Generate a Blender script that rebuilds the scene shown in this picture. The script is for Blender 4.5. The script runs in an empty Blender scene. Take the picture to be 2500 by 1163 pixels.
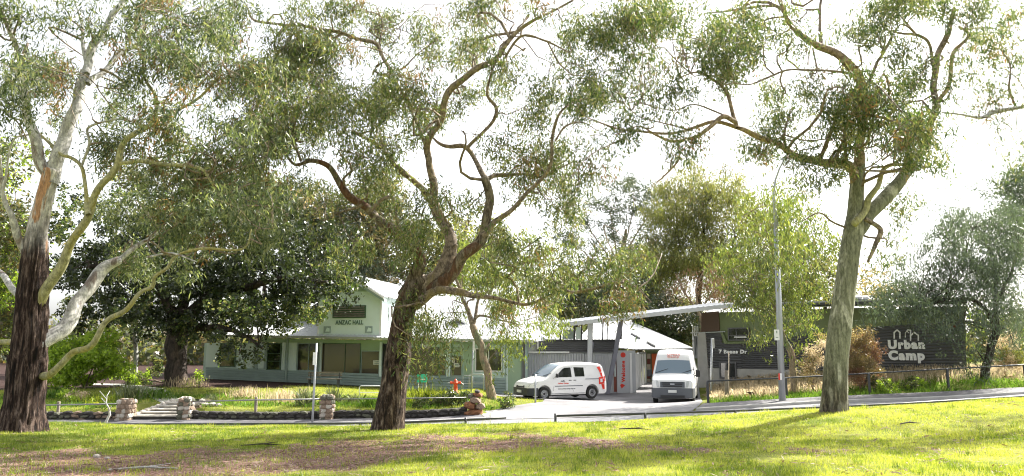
import bpy, bmesh, math, random
import numpy as np
from mathutils import Vector, Matrix, geometry

SC = bpy.context.scene
COL = SC.collection
rng = np.random.default_rng(7)
random.seed(7)

# ------------------------------------------------------------------ camera
F = 1800.0
TILT = math.radians(8.48)
CZ = 1.65
cam_d = bpy.data.cameras.new("camera")
cam_d.sensor_width = 36.0
cam_d.lens = 36.0 * F / 2500.0
cam_d.clip_end = 3000
cam_d.clip_start = 0.1
cam = bpy.data.objects.new("camera", cam_d)
COL.objects.link(cam)
cam.location = (0, 0, CZ)
cam.rotation_euler = (math.pi / 2 + TILT, 0, 0)
SC.camera = cam

# ------------------------------------------------------------------ light
SUN_AZ = math.radians(52)      # clockwise from +Y (ahead), towards +X
SUN_EL = math.radians(42)
world = bpy.data.worlds.new("World")
SC.world = world
world.use_nodes = True
wn = world.node_tree
bg = wn.nodes["Background"]
sky = wn.nodes.new("ShaderNodeTexSky")
sky.sky_type = 'NISHITA'
sky.sun_disc = False
sky.sun_elevation = SUN_EL
sky.sun_rotation = SUN_AZ
sky.dust_density = 3.0
sky.air_density = 1.0
hs = wn.nodes.new("ShaderNodeHueSaturation")
hs.inputs["Saturation"].default_value = 0.18
wn.links.new(sky.outputs[0], hs.inputs["Color"])
wn.links.new(hs.outputs[0], bg.inputs["Color"])
bg.inputs["Strength"].default_value = 0.13
sun_d = bpy.data.lights.new("sun", 'SUN')
sun_d.energy = 5.0
sun_d.angle = math.radians(0.6)
sun_d.color = (1.0, 0.95, 0.86)
sun = bpy.data.objects.new("sun", sun_d)
COL.objects.link(sun)
sd = Vector((math.sin(SUN_AZ) * math.cos(SUN_EL), math.cos(SUN_AZ) * math.cos(SUN_EL), math.sin(SUN_EL)))
sun.rotation_euler = (-sd).to_track_quat('-Z', 'Y').to_euler()
sun.location = sd * 60
SC.view_settings.view_transform = 'Standard'
SC.view_settings.look = 'None'
SC.view_settings.gamma = 1
SC.view_settings.exposure = 1.52
SC.view_settings.use_curve_mapping = False
SC.render.engine = 'CYCLES'
SC.cycles.max_bounces = 7
SC.cycles.diffuse_bounces = 3
SC.cycles.transmission_bounces = 4
SC.cycles.transparent_max_bounces = 6
SC.cycles.use_denoising = True
SC.cycles.denoising_input_passes = 'RGB_ALBEDO_NORMAL'
SC.cycles.denoising_prefilter = 'ACCURATE'
SC.cycles.filter_width = 1.1
SC.cycles.sample_clamp_indirect = 6

# ------------------------------------------------------------------ pixel helpers (photo pixels, 2500x1163)
CT, ST = math.cos(TILT), math.sin(TILT)
def ray(px, py):
    u = (px - 1250.0) / F
    v = (581.5 - py) / F
    return Vector((u, CT - v * ST, ST + v * CT))
def W(px, py, Y):
    d = ray(px, py)
    k = Y / d.y
    return Vector((d.x * k, Y, CZ + d.z * k))
def proj(x, y, z):
    z = z - CZ
    dep = y * CT + z * ST
    return 1250 + F * x / dep, 581.5 - F * (z * CT - y * ST) / dep
def ppm(Y):
    return F / (Y * CT)

# ------------------------------------------------------------------ terrain
def sstep(a, b, v):
    t = np.clip((np.asarray(v, float) - a) / (b - a), 0, 1)
    return t * t * (3 - 2 * t)
def step_h(x, y):
    x = np.asarray(x, float); y = np.asarray(y, float)
    m = 1 - sstep(-2.0, -0.6, x)
    instair = (x > -15.75) & (x < -12.95)
    y0 = np.where(instair, 32.0, 30.2)
    return 0.42 * m * sstep(0, 0.25, y - y0)
CTRL = [ (0,1163,9.9),(700,1163,9.9),(1250,1163,9.8),(1900,1163,9.8),(2500,1163,9.6),
 (0,1100,13.5),(800,1100,13.6),(1500,1085,14),(2000,1060,15),(2500,1060,14.5),
 (50,1047,17.5),(500,1054,18.5),(945,1050,19),(1500,1038,19),(2035,1005,19),(2400,985,20),
 (0,1048,22.5),(300,1048,22.5),(700,1044,22.5),(1000,1042,22.5),(1350,1037,22.5),(1700,1020,22.5),(2000,1006,22.5),(2500,974,22.5)]
ZC = []  # (px, Y, z)
def zat(px, Y, z): ZC.append(((px - 1250) / F * (Y * CT + (z - CZ) * ST), Y, z))
for px, z in ((0,-1.24),(400,-1.25),(900,-1.18),(1350,-.88),(1700,-.68),(2000,-.5),(2500,-.18)): zat(px, 24.0, z)
for px, z in ((0,-1.27),(400,-1.27),(900,-1.2),(1350,-1.0),(1700,-.72),(2000,-.45),(2500,-.1)): zat(px, 28.5, z)
for px, z in ((0,-1.25),(385,-1.25),(900,-1.2),(1160,-1.05),(1400,-.98)): zat(px, 30, z)
for px, py, Y in ((1727,988,31),(2120,962,31.5),(2312,953,31.5),(2500,940,32),(1365,976,38),(1650,984,36),(1560,958,44),(1240,962,42),(1100,957,42),(930,947,43.5),(700,934,45),(500,926,46.5),
    (600,960,36),(850,962,36),(1100,975,35),(300,950,38),(1195,968,36),
    (1800,945,40),(1720,968,40),(2000,925,38),(2355,915,34),(2500,912,38),
    (150,940,42),(0,935,45)):
    CTRL.append((px, py, Y))
for px, z in ((0,-.75),(300,-.78),(700,-.8),(1000,-.85)): zat(px, 31.0, z)
for px, z in ((0,-.3),(800,-.3),(1500,-.7),(2000,-.3),(2500,.3)): zat(px, 60, z)
cp = []
for px, py, Y in CTRL:
    w = W(px, py, Y); cp.append((w.x, w.y, w.z))
cp += ZC + [(-8, 4, 0), (8, 4, 0), (-30, 4, -.1), (30, 4, .1), (-30, 15, -.3), (30, 15, .6), (34, 30, .6), (-34, 30, -1.2), (-34, 45, -.3), (36, 45, .6)]
cp = np.array(cp)
cp[:, 2] -= step_h(cp[:, 0], cp[:, 1])
def _k(r2):
    return np.where(r2 > 1e-9, r2 * np.log(r2 + 1e-12) * 0.5, 0)
n = len(cp)
_s = 20.0
P_ = cp[:, :2] / _s
K = _k(((P_[:, None] - P_[None]) ** 2).sum(-1)) + np.eye(n) * 0.0012
A = np.zeros((n + 3, n + 3)); A[:n, :n] = K; A[:n, n] = 1; A[:n, n + 1:] = P_
A[n, :n] = 1; A[n + 1:, :n] = P_.T
wts = np.linalg.solve(A, np.concatenate([cp[:, 2], np.zeros(3)]))
def gz(x, y):
    x = np.asarray(x, float); y = np.asarray(y, float)
    shp = x.shape
    xc = np.clip(x.ravel(), -34, 36) / _s; yc = np.clip(y.ravel(), 3, 62) / _s
    out = np.empty(len(xc))
    for i in range(0, len(xc), 20000):
        r2 = (xc[i:i+20000, None] - P_[None, :, 0]) ** 2 + (yc[i:i+20000, None] - P_[None, :, 1]) ** 2
        out[i:i+20000] = _k(r2) @ wts[:n] + wts[n] + wts[n+1] * xc[i:i+20000] + wts[n+2] * yc[i:i+20000]
    return out.reshape(shp) + step_h(x, y)
def gz1(x, y): return float(gz(np.array([x]), np.array([y]))[0])
def G(px, Y):
    x = (px - 1250) / F * Y
    for _ in range(4):
        z = gz1(x, Y)
        x = (px - 1250) / F * (Y * CT + (z - CZ) * ST)
    return Vector((x, Y, gz1(x, Y)))
def GP(px, py, ymin=9.0, ymax=60.0):
    """first point where the view ray of a pixel meets the ground"""
    d = ray(px, py)
    ys = np.linspace(ymin, ymax, 900)
    X = d.x / d.y * ys; Z = CZ + d.z / d.y * ys
    g = gz(X, ys)
    idx = np.nonzero(Z <= g)[0]
    i = idx[0] if len(idx) else len(ys) - 1
    return Vector((X[i], ys[i], g[i]))

# ------------------------------------------------------------------ object helpers
def tag(o, label=None, cat=None, group=None, kind=None):
    if label: o['label'] = label
    if cat: o['category'] = cat
    if group: o['group'] = group
    if kind: o['kind'] = kind
    return o
def empty(name, loc, label, cat, group=None, rz=0.0):
    o = bpy.data.objects.new(name, None)
    COL.objects.link(o)
    o.location = loc; o.rotation_euler = (0, 0, rz)
    o.empty_display_size = 0.2
    return tag(o, label, cat, group)
def link(name, me, mat, parent=None, loc=None):
    o = bpy.data.objects.new(name, me)
    COL.objects.link(o)
    if mat is not None and not me.materials: me.materials.append(mat)
    if parent is not None: o.parent = parent
    if loc is not None: o.location = loc
    return o
def mk(name, V, Fc, mat, parent=None, local=False, smooth=False, kind=None):
    """mesh object from world-space vertices (or local ones when local=True)"""
    V = [Vector(v) for v in V]
    if parent is not None and not local:
        off = wloc(parent)
        V = [v - off for v in V]
    me = bpy.data.meshes.new(name)
    me.from_pydata([tuple(v) for v in V], [], Fc)
    if smooth:
        me.polygons.foreach_set('use_smooth', [True] * len(me.polygons))
    me.update()
    o = link(name, me, mat, parent)
    if kind: o['kind'] = kind
    return o
def wloc(o):
    v = Vector(o.location)
    while o.parent is not None:
        o = o.parent; v += Vector(o.location)
    return v
def mknp(name, V, Fc, mat, parent=None, smooth=False, kind=None):
    """large mesh from numpy arrays; all faces the same size"""
    V = np.asarray(V, np.float32)
    if parent is not None: V = V - np.array(wloc(parent), np.float32)
    Fc = np.asarray(Fc, np.int32)
    k = Fc.shape[1]
    me = bpy.data.meshes.new(name)
    me.vertices.add(len(V)); me.vertices.foreach_set('co', V.ravel())
    me.loops.add(Fc.size); me.loops.foreach_set('vertex_index', Fc.ravel())
    me.polygons.add(len(Fc)); me.polygons.foreach_set('loop_start', np.arange(0, Fc.size, k, dtype=np.int32))
    me.polygons.foreach_set('loop_total', np.full(len(Fc), k, np.int32))
    if smooth: me.polygons.foreach_set('use_smooth', np.ones(len(Fc), bool))
    me.update(calc_edges=True)
    o = link(name, me, mat, parent)
    if kind: o['kind'] = kind
    return o
class MB:
    """collects simple shapes into one mesh"""
    def __init__(s): s.v = []; s.f = []
    def add(s, V, Fc):
        b = len(s.v); s.v += [Vector(v) for v in V]; s.f += [[i + b for i in f] for f in Fc]; return s
    def box(s, c, sz, M=None, bev=0.0):
        x, y, z = sz[0] / 2, sz[1] / 2, sz[2] / 2
        if bev > 0:
            bm = bmesh.new(); bmesh.ops.create_cube(bm, size=1)
            for v in bm.verts: v.co = Vector((v.co.x * sz[0], v.co.y * sz[1], v.co.z * sz[2]))
            bmesh.ops.bevel(bm, geom=bm.edges[:], offset=bev, segments=1, affect='EDGES')
            bm.verts.index_update()
            V = [v.co.copy() for v in bm.verts]; Fc = [[v.index for v in f.verts] for f in bm.faces]; bm.free()
        else:
            V = [Vector((a * x, b * y, d * z)) for a in (-1, 1) for b in (-1, 1) for d in (-1, 1)]
            Fc = [(0,1,3,2),(4,6,7,5),(0,4,5,1),(2,3,7,6),(0,2,6,4),(1,5,7,3)]
        if M is not None: V = [M @ v for v in V]
        return s.add([v + Vector(c) for v in V], Fc)
    def tube(s, pts, rad, n=8, cap=True):
        pts = [Vector(p) for p in pts]
        if not hasattr(rad, '__len__'): rad = [rad] * len(pts)
        b = len(s.v); t0 = (pts[1] - pts[0]).normalized()
        a = t0.orthogonal().normalized()
        for i, p in enumerate(pts):
            t = (pts[min(i + 1, len(pts) - 1)] - pts[max(i - 1, 0)]).normalized()
            a = (a - t * a.dot(t)).normalized(); c = t.cross(a)
            for k in range(n):
                q = 2 * math.pi * k / n
                s.v.append(p + (a * math.cos(q) + c * math.sin(q)) * rad[i])
        for i in range(len(pts) - 1):
            for k in range(n):
                k2 = (k + 1) % n
                s.f.append([b + i*n + k, b + i*n + k2, b + (i+1)*n + k2, b + (i+1)*n + k])
        if cap:
            s.f.append([b + k for k in range(n)][::-1]); s.f.append([b + (len(pts)-1)*n + k for k in range(n)])
        return s
    def prism(s, pts, d):
        """polygon (world points) extruded by vector d"""
        n = len(pts); d = Vector(d)
        V = [Vector(p) for p in pts] + [Vector(p) + d for p in pts]
        return s.add(V, [list(range(n)), [n + i for i in range(n)][::-1]] + [[i, n + i, n + (i+1) % n, (i+1) % n] for i in range(n)])
    def build(s, name, mat, parent=None, local=False, smooth=False, kind=None):
        return mk(name, s.v, s.f, mat, parent, local, smooth, kind)

# ------------------------------------------------------------------ materials
def newmat(name):
    m = bpy.data.materials.new(name); m.use_nodes = True
    nt = m.node_tree
    return m, nt, nt.nodes["Principled BSDF"], nt.nodes["Material Output"]
def N(nt, t, **kw):
    n = nt.nodes.new(t)
    for k, v in kw.items():
        if k in n.inputs.keys() if hasattr(n.inputs, 'keys') else False: n.inputs[k].default_value = v
        else: setattr(n, k, v)
    return n
def ramp(nt, fac, stops):
    r = nt.nodes.new("ShaderNodeValToRGB")
    while len(r.color_ramp.elements) < len(stops): r.color_ramp.elements.new(0.5)
    for e, (p, c) in zip(r.color_ramp.elements, stops):
        e.position = p; e.color = (*c, 1) if len(c) == 3 else c
    nt.links.new(fac, r.inputs[0])
    return r
def plain(name, col, rough=0.6, var=0.12, scale=3.0, metal=0.0, bump=0.0, bscale=60.0, spec=0.5):
    """solid surface with faint mottling, weather streaks and fine relief"""
    m, nt, bs, out = newmat(name)
    tc = nt.nodes.new("ShaderNodeTexCoord")
    nz = N(nt, "ShaderNodeTexNoise"); nz.inputs["Scale"].default_value = scale; nz.inputs["Detail"].default_value = 6
    nt.links.new(tc.outputs["Object"], nz.inputs["Vector"])
    c0 = tuple(max(0, c * (1 - var)) for c in col); c1 = tuple(min(1, c * (1 + var)) for c in col)
    r = ramp(nt, nz.outputs["Fac"], [(0.3, c0), (0.7, c1)])
    nt.links.new(r.outputs[0], bs.inputs["Base Color"])
    bs.inputs["Roughness"].default_value = rough
    bs.inputs["Metallic"].default_value = metal
    bs.inputs["Specular IOR Level"].default_value = spec
    if bump:
        n2 = N(nt, "ShaderNodeTexNoise"); n2.inputs["Scale"].default_value = bscale; n2.inputs["Detail"].default_value = 4
        nt.links.new(tc.outputs["Object"], n2.inputs["Vector"])
        b = nt.nodes.new("ShaderNodeBump"); b.inputs["Strength"].default_value = bump; b.inputs["Distance"].default_value = 0.02
        nt.links.new(n2.outputs["Fac"], b.inputs["Height"]); nt.links.new(b.outputs[0], bs.inputs["Normal"])
    return m
def glassy(name, col, rough=0.05):
    m, nt, bs, out = newmat(name)
    bs.inputs["Base Color"].default_value = (*col, 1)
    bs.inputs["Roughness"].default_value = rough
    bs.inputs["Specular IOR Level"].default_value = 0.8
    tc = nt.nodes.new("ShaderNodeTexCoord"); nz = N(nt, "ShaderNodeTexNoise"); nz.inputs["Scale"].default_value = 1.3
    nt.links.new(tc.outputs["Object"], nz.inputs["Vector"])
    b = nt.nodes.new("ShaderNodeBump"); b.inputs["Strength"].default_value = 0.08; b.inputs["Distance"].default_value = 0.05
    nt.links.new(nz.outputs["Fac"], b.inputs["Height"]); nt.links.new(b.outputs[0], bs.inputs["Normal"])
    return m
def leafmat(name, stops, trans=0.4, rough=0.38, tint=(1.2, 1.2, 0.6)):
    """each leaf (mesh island) takes its own colour; light passes through"""
    m, nt, bs, out = newmat(name)
    g = nt.nodes.new("ShaderNodeNewGeometry")
    k = len(stops)
    r = ramp(nt, g.outputs["Random Per Island"], [(i / (k - 1) if k > 1 else 0, c) for i, c in enumerate(stops)])
    nt.links.new(r.outputs[0], bs.inputs["Base Color"])
    bs.inputs["Roughness"].default_value = rough
    bs.inputs["Specular IOR Level"].default_value = 0.5
    tr = nt.nodes.new("ShaderNodeBsdfTranslucent")
    mm = nt.nodes.new("ShaderNodeMix"); mm.data_type = 'RGBA'; mm.blend_type = 'MULTIPLY'; mm.inputs[0].default_value = 1
    nt.links.new(r.outputs[0], mm.inputs[6]); mm.inputs[7].default_value = (*[t * 1.6 for t in tint], 1)
    nt.links.new(mm.outputs[2], tr.inputs[0])
    mx = nt.nodes.new("ShaderNodeMixShader"); mx.inputs[0].default_value = trans
    nt.links.new(bs.outputs[0], mx.inputs[1]); nt.links.new(tr.outputs[0], mx.inputs[2])
    nt.links.new(mx.outputs[0], out.inputs[0])
    return m
def barkmat(name, low, high, patch, zlow=None, zhigh=None, relief=0.6, vscale=(9, 9, 1.6), patch_amt=0.5):
    """rough fibrous bark low on the trunk giving way to smooth peeling bark higher up (object z in metres)"""
    m, nt, bs, out = newmat(name)
    L = nt.links.new
    tc = nt.nodes.new("ShaderNodeTexCoord")
    mp = nt.nodes.new("ShaderNodeMapping"); mp.inputs["Scale"].default_value = vscale
    L(tc.outputs["Object"], mp.inputs["Vector"])
    fib = N(nt, "ShaderNodeTexNoise"); fib.inputs["Scale"].default_value = 1.6; fib.inputs["Detail"].default_value = 8; fib.inputs["Roughness"].default_value = 0.7
    L(mp.outputs[0], fib.inputs["Vector"])
    lowc = ramp(nt, fib.outputs["Fac"], [(0.38, low[0]), (0.5, low[1]), (0.62, low[2])])
    pn = N(nt, "ShaderNodeTexNoise"); pn.inputs["Scale"].default_value = 1.7; pn.inputs["Detail"].default_value = 5; pn.inputs["Distortion"].default_value = 0.8
    mp2 = nt.nodes.new("ShaderNodeMapping"); mp2.inputs["Scale"].default_value = (1.6, 1.6, .55)
    L(tc.outputs["Object"], mp2.inputs["Vector"]); L(mp2.outputs[0], pn.inputs["Vector"])
    hi1 = ramp(nt, fib.outputs["Fac"], [(0.38, high[0]), (0.6, high[1])])
    pm = ramp(nt, pn.outputs["Fac"], [(0.52 + (0.5 - patch_amt) * 0.2, (0, 0, 0)), (0.58 + (0.5 - patch_amt) * 0.2, (1, 1, 1))])
    mh = nt.nodes.new("ShaderNodeMix"); mh.data_type = 'RGBA'
    L(pm.outputs[0], mh.inputs[0]); L(hi1.outputs[0], mh.inputs[6]); mh.inputs[7].default_value = (*patch, 1)
    sx = nt.nodes.new("ShaderNodeSeparateXYZ"); L(tc.outputs["Object"], sx.inputs[0])
    fac = None
    mr = nt.nodes.new("ShaderNodeMapRange")
    ad = nt.nodes.new("ShaderNodeMath"); ad.operation = 'MULTIPLY_ADD'
    L(pn.outputs["Fac"], ad.inputs[0]); ad.inputs[1].default_value = 2.5; L(sx.outputs["Z"], ad.inputs[2])
    L(ad.outputs[0], mr.inputs["Value"])
    mr.inputs["From Min"].default_value = (zlow if zlow is not None else -50) + 1.25
    mr.inputs["From Max"].default_value = (zhigh if zhigh is not None else -49) + 1.25
    mx = nt.nodes.new("ShaderNodeMix"); mx.data_type = 'RGBA'
    L(mr.outputs[0], mx.inputs[0]); L(lowc.outputs[0], mx.inputs[6]); L(mh.outputs[2], mx.inputs[7])
    fn = N(nt, "ShaderNodeTexNoise"); fn.inputs["Scale"].default_value = 14; fn.inputs["Detail"].default_value = 6; fn.inputs["Roughness"].default_value = .75
    L(mp2.outputs[0], fn.inputs["Vector"])
    fr = ramp(nt, fn.outputs["Fac"], [(0.36, (.45, .44, .43)), (0.5, (.95, .95, .95)), (0.64, (1.5, 1.48, 1.42))])
    m3 = nt.nodes.new("ShaderNodeMix"); m3.data_type = 'RGBA'; m3.blend_type = 'MULTIPLY'; m3.inputs[0].default_value = .8
    L(mx.outputs[2], m3.inputs[6]); L(fr.outputs[0], m3.inputs[7])
    L(m3.outputs[2], bs.inputs["Base Color"])
    bs.inputs["Roughness"].default_value = 0.8
    bs.inputs["Specular IOR Level"].default_value = 0.25
    b = nt.nodes.new("ShaderNodeBump"); b.inputs["Distance"].default_value = 0.06
    st = nt.nodes.new("ShaderNodeMapRange"); L(mr.outputs[0], st.inputs["Value"]); st.inputs["To Min"].default_value = relief; st.inputs["To Max"].default_value = relief * 0.3
    L(st.outputs[0], b.inputs["Strength"]); L(fib.outputs["Fac"], b.inputs["Height"]); L(b.outputs[0], bs.inputs["Normal"])
    return m

M = {}
M['mint'] = plain('mint_paint', (0.54, 0.68, 0.61), 0.6, 0.06, 1.2, bump=.1)
M['mintlight'] = plain('pale_mint_paint', (0.70, 0.82, 0.79), 0.6, 0.05, 1.2, bump=.1)
M['green'] = plain('green_paint', (0.34, 0.46, 0.32), 0.6, 0.06, 1.5)
M['board'] = plain('grey_green_board', (0.30, 0.38, 0.36), 0.65, 0.1, 2.0, bump=.15)
M['dkgreen'] = plain('dark_green_paint', (0.07, 0.13, 0.08), 0.5, 0.1)
M['olive'] = plain('olive_cladding', (0.16, 0.20, 0.09), 0.6, 0.08, 1.0)
M['brownclad'] = plain('brown_cladding', (0.10, 0.06, 0.04), 0.6, 0.1, 1.0)
M['roofwhite'] = plain('white_roof_sheet', (0.50, 0.51, 0.52), 0.42, 0.04, 1.0, metal=0.0)
M['zinc'] = plain('galvanised_steel', (0.40, 0.42, 0.45), 0.4, 0.07, 2.0, metal=.5)
M['greycorr'] = plain('grey_corrugated_sheet', (0.50, 0.51, 0.54), 0.45, 0.05, 1.0, metal=.2)
M['charcoal'] = plain('charcoal_corrugated_sheet', (0.12, 0.12, 0.128), 0.5, 0.08, 0.8, metal=.1)
M['white'] = plain('white_paint', (0.80, 0.80, 0.80), 0.45, 0.03)
M['darkmetal'] = plain('dark_painted_steel', (0.05, 0.052, 0.06), 0.45, 0.1)
M['purplecol'] = plain('grey_violet_steel', (0.17, 0.17, 0.21), 0.5, 0.06)
M['black'] = plain('black_plastic', (0.02, 0.02, 0.024), 0.5, 0.1)
M['brownglass'] = glassy('brown_window_glass', (0.055, 0.042, 0.032), 0.12)
M['darkglass'] = glassy('dark_window_glass', (0.012, 0.015, 0.014), 0.06)
M['skyglass'] = glassy('windscreen_glass', (0.16, 0.22, 0.28), 0.04)
M['orange'] = plain('orange_door_paint', (0.75, 0.13, 0.02), 0.5, 0.05)
M['cream'] = plain('cream_panel', (0.62, 0.52, 0.42), 0.6, 0.05)
M['rust'] = plain('brown_red_panel', (0.22, 0.06, 0.04), 0.6, 0.08)
M['red'] = plain('red_vinyl', (0.72, 0.035, 0.015), 0.45, 0.04)
M['pink'] = plain('faded_pink_print', (0.80, 0.42, 0.40), 0.5, 0.04)
M['signwhite'] = plain('white_sign_letters', (0.88, 0.88, 0.88), 0.5, 0.01)
M['letters'] = plain('dark_green_lettering', (0.10, 0.17, 0.15), 0.6, 0.05)
M['conc'] = plain('concrete', (0.42, 0.41, 0.39), 0.85, 0.12, 2.5, bump=.3)
M['timber'] = plain('weathered_timber', (0.22, 0.19, 0.15), 0.85, 0.25, 6.0, bump=.4)
M['rail'] = plain('grey_pipe_rail', (0.26, 0.26, 0.26), 0.45, 0.1, metal=.5)
M['carwhite'] = plain('white_car_paint', (0.80, 0.80, 0.81), 0.25, 0.01, spec=.6)
M['tyre'] = plain('tyre_rubber', (0.018, 0.018, 0.018), 0.85, 0.15)
M['rim'] = plain('steel_wheel_rim', (0.42, 0.43, 0.45), 0.35, 0.05, metal=.7)
M['lamp'] = glassy('headlight_lens', (0.50, 0.52, 0.54), 0.08)
M['bumper'] = plain('dark_blue_grey_plastic', (0.03, 0.034, 0.045), 0.55, 0.05)
M['bumper2'] = plain('mid_grey_plastic', (0.10, 0.11, 0.13), 0.5, 0.05)
M['plate'] = plain('number_plate', (0.65, 0.66, 0.66), 0.5, 0.03)
M['teal'] = plain('teal_plastic', (0.02, 0.55, 0.36), 0.5, 0.05)
M['hydrant'] = plain('red_orange_enamel', (0.72, 0.08, 0.02), 0.4, 0.06)
M['stone_b'] = plain('bluestone', (0.060, 0.055, 0.052), 0.9, 0.45, 9.0, bump=.8, bscale=25)
M['stone_c'] = plain('mossy_basalt', (0.11, 0.11, 0.08), 0.9, 0.4, 9.0, bump=.8, bscale=25)
M['stone_p'] = plain('brown_fieldstone', (0.26, 0.19, 0.14), 0.9, 0.4, 10.0, bump=.8, bscale=25)
M['stone_w'] = plain('pale_fieldstone', (0.48, 0.44, 0.39), 0.9, 0.3, 10.0, bump=.8, bscale=25)
M['stone_r'] = plain('rust_brown_rock', (0.26, 0.12, 0.06), 0.9, 0.5, 5.0, bump=.9, bscale=18)
M['step'] = plain('worn_step_stone', (0.42, 0.39, 0.34), 0.85, 0.25, 5.0, bump=.5)
M['core_riser_shade'] = plain('earth_core_riser_shade', (0.05, 0.045, 0.04), 0.95, 0.3, 6.0, bump=.6)  # wall core; also the painted shade of the step risers
M['paper'] = plain('paper_notice', (0.66, 0.65, 0.56), 0.7, 0.03)
M['blue'] = plain('pale_blue_box', (0.30, 0.42, 0.55), 0.5, 0.05)
M['darkpanel'] = plain('solar_strip', (0.03, 0.03, 0.035), 0.35, 0.1)
M['bluesheet'] = plain('grey_green_fibre', (0.30, 0.36, 0.34), 0.6, 0.05)

GUM = [(.055,.085,.030),(.085,.125,.040),(.025,.045,.018),(.14,.17,.06),(.25,.25,.13),(.04,.07,.035),(.15,.12,.06),(.07,.12,.03)]
GUMR = [(.09,.10,.04),(.14,.09,.045),(.05,.06,.03),(.18,.13,.07),(.22,.10,.05),(.08,.10,.04)]
M['leafA'] = leafmat('gum_leaf_grey_green', [(0.045,0.074,0.037),(0.090,0.119,0.059),(0.022,0.040,0.020),(0.149,0.178,0.090),(0.237,0.248,0.149),(0.059,0.099,0.049)], .4)
M['leafAr'] = leafmat('gum_leaf_reddish', GUMR, .42)
M['leafB'] = leafmat('gum_leaf_olive', [(r, g, b_) for r, g, b_ in GUM], .4)
M['leafC'] = leafmat('gum_leaf_deep', [(0.040,0.080,0.028),(0.080,0.119,0.040),(0.020,0.040,0.017),(0.139,0.168,0.059),(0.227,0.218,0.119),(0.049,0.084,0.040)], .4)
M['leafD'] = leafmat('oak_grey_green', [(.05,.075,.06),(.08,.11,.085),(.035,.05,.042),(.12,.15,.11)], .35)
M['leafF'] = leafmat('fig_leaf_dark', [(0.018,0.029,0.011),(0.028,0.044,0.016),(0.010,0.018,0.008),(0.044,0.060,0.022),(0.016,0.024,0.010),(0.072,0.088,0.036)], .25, .3)
M['leafP'] = leafmat('bright_shrub_leaf', [(.24,.34,.05),(.34,.46,.07),(.12,.19,.03),(.42,.52,.12)], .5)
M['leafY'] = leafmat('wattle_leaf_yellow', [(.15,.17,.05),(.20,.21,.07),(.10,.12,.04),(.26,.24,.10),(.07,.10,.035)], .42)
M['leafG'] = leafmat('distant_olive_leaf', [(.07,.09,.045),(.10,.12,.055),(.05,.06,.035),(.15,.14,.07),(.13,.09,.05)], .4)
M['leafT'] = leafmat('drooping_gum_leaf', [(.09,.12,.03),(.13,.16,.05),(.06,.09,.025),(.18,.19,.06),(.08,.12,.03)], .5)
M['leafN'] = leafmat('pine_needle_dark', [(.035,.055,.032),(.06,.08,.045),(.022,.036,.022),(.10,.11,.06)], .3)
M['leafR'] = leafmat('bare_twig_pink', [(.24,.15,.12),(.30,.18,.14),(.18,.12,.09),(.34,.14,.13)], .3)
M['leafO'] = leafmat('dry_orange_leaf', [(.28,.21,.13),(.36,.27,.19),(.20,.16,.10),(.16,.16,.08)], .4)
M['leafW'] = leafmat('dry_grass', [(.50,.42,.30),(.60,.50,.36),(.38,.32,.22),(.66,.58,.46)], .4, .7, (1, .95, .8))
M['grassA'] = leafmat('lawn_grass', [(.17,.24,.018),(.23,.30,.03),(.30,.34,.06),(.12,.19,.012),(.38,.40,.12)], .42, .5, (1.15, 1.08, .4))
M['grassL'] = leafmat('pale_lawn_grass', [(.30,.34,.06),(.38,.41,.10),(.24,.30,.04),(.46,.47,.18)], .42, .5, (1.12, 1.05, .5))
M['grassK'] = leafmat('deep_lawn_grass', [(.07,.13,.012),(.11,.17,.02),(.16,.21,.03),(.05,.10,.01)], .42, .5, (1.1, 1.05, .5))
M['grassG'] = leafmat('long_green_grass', [(.07,.15,.02),(.11,.20,.03),(.16,.24,.05),(.05,.11,.02)], .45, .5, (1.2, 1.25, .5))
M['flax'] = leafmat('flax_blade', [(.10,.13,.07),(.16,.18,.11),(.24,.26,.18),(.07,.10,.05)], .35, .4)
M['litter'] = leafmat('bark_litter', [(.16,.08,.06),(.24,.13,.10),(.34,.24,.19),(.09,.05,.04),(.42,.33,.26)], .1, .8, (1, .8, .7))

M['barkA'] = barkmat('stringy_bark_brown', [(.006,.004,.0035),(.045,.026,.02),(.20,.145,.12)], [(.40,.38,.36),(.66,.63,.60)], (.46,.26,.15), 4.0, 4.7, 1.6, (9,9,1.1), .35)
M['barkAy'] = barkmat('smooth_yellow_green_bark', [(.10,.08,.05),(.22,.19,.10),(.34,.31,.17)], [(.25,.24,.13),(.40,.38,.22)], (.33,.30,.12), None, None, .5, (5,5,5))
M['barkAw'] = barkmat('smooth_white_bark', [(.3,.3,.3),(.45,.44,.42),(.6,.6,.58)], [(.32,.31,.30),(.55,.54,.52)], (.22,.18,.16), None, None, .5, (5,5,5), .3)
M['barkB'] = barkmat('mottled_brown_bark', [(.008,.005,.004),(.055,.034,.025),(.22,.17,.14)], [(.06,.045,.03),(.27,.225,.17)], (.14,.075,.045), 2.2, 4.5, 1.4, (7,7,2.0), .55)
M['barkBl'] = barkmat('limb_bark_grey_brown', [(.1,.08,.06),(.2,.17,.13),(.3,.26,.2)], [(.09,.07,.055),(.35,.28,.22)], (.24,.19,.11), None, None, .6, (6,6,6), .45)
M['barkC'] = barkmat('smooth_grey_green_bark', [(.015,.012,.01),(.08,.065,.048),(.22,.19,.14)], [(.13,.135,.09),(.25,.25,.185)], (.42,.41,.34), 0.0, 1.3, 1.2, (9,9,1.0), .45)
M['barkCl'] = barkmat('limb_bark_tan', [(.1,.08,.06),(.2,.17,.13),(.3,.26,.2)], [(.13,.09,.065),(.42,.32,.24)], (.32,.24,.13), None, None, .6, (6,6,6), .5)
M['barkD'] = barkmat('dark_bark', [(.012,.009,.008),(.035,.028,.022),(.07,.055,.045)], [(.02,.016,.013),(.06,.048,.04)], (.08,.06,.05), None, None, 1.0, (7,7,2))
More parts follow.
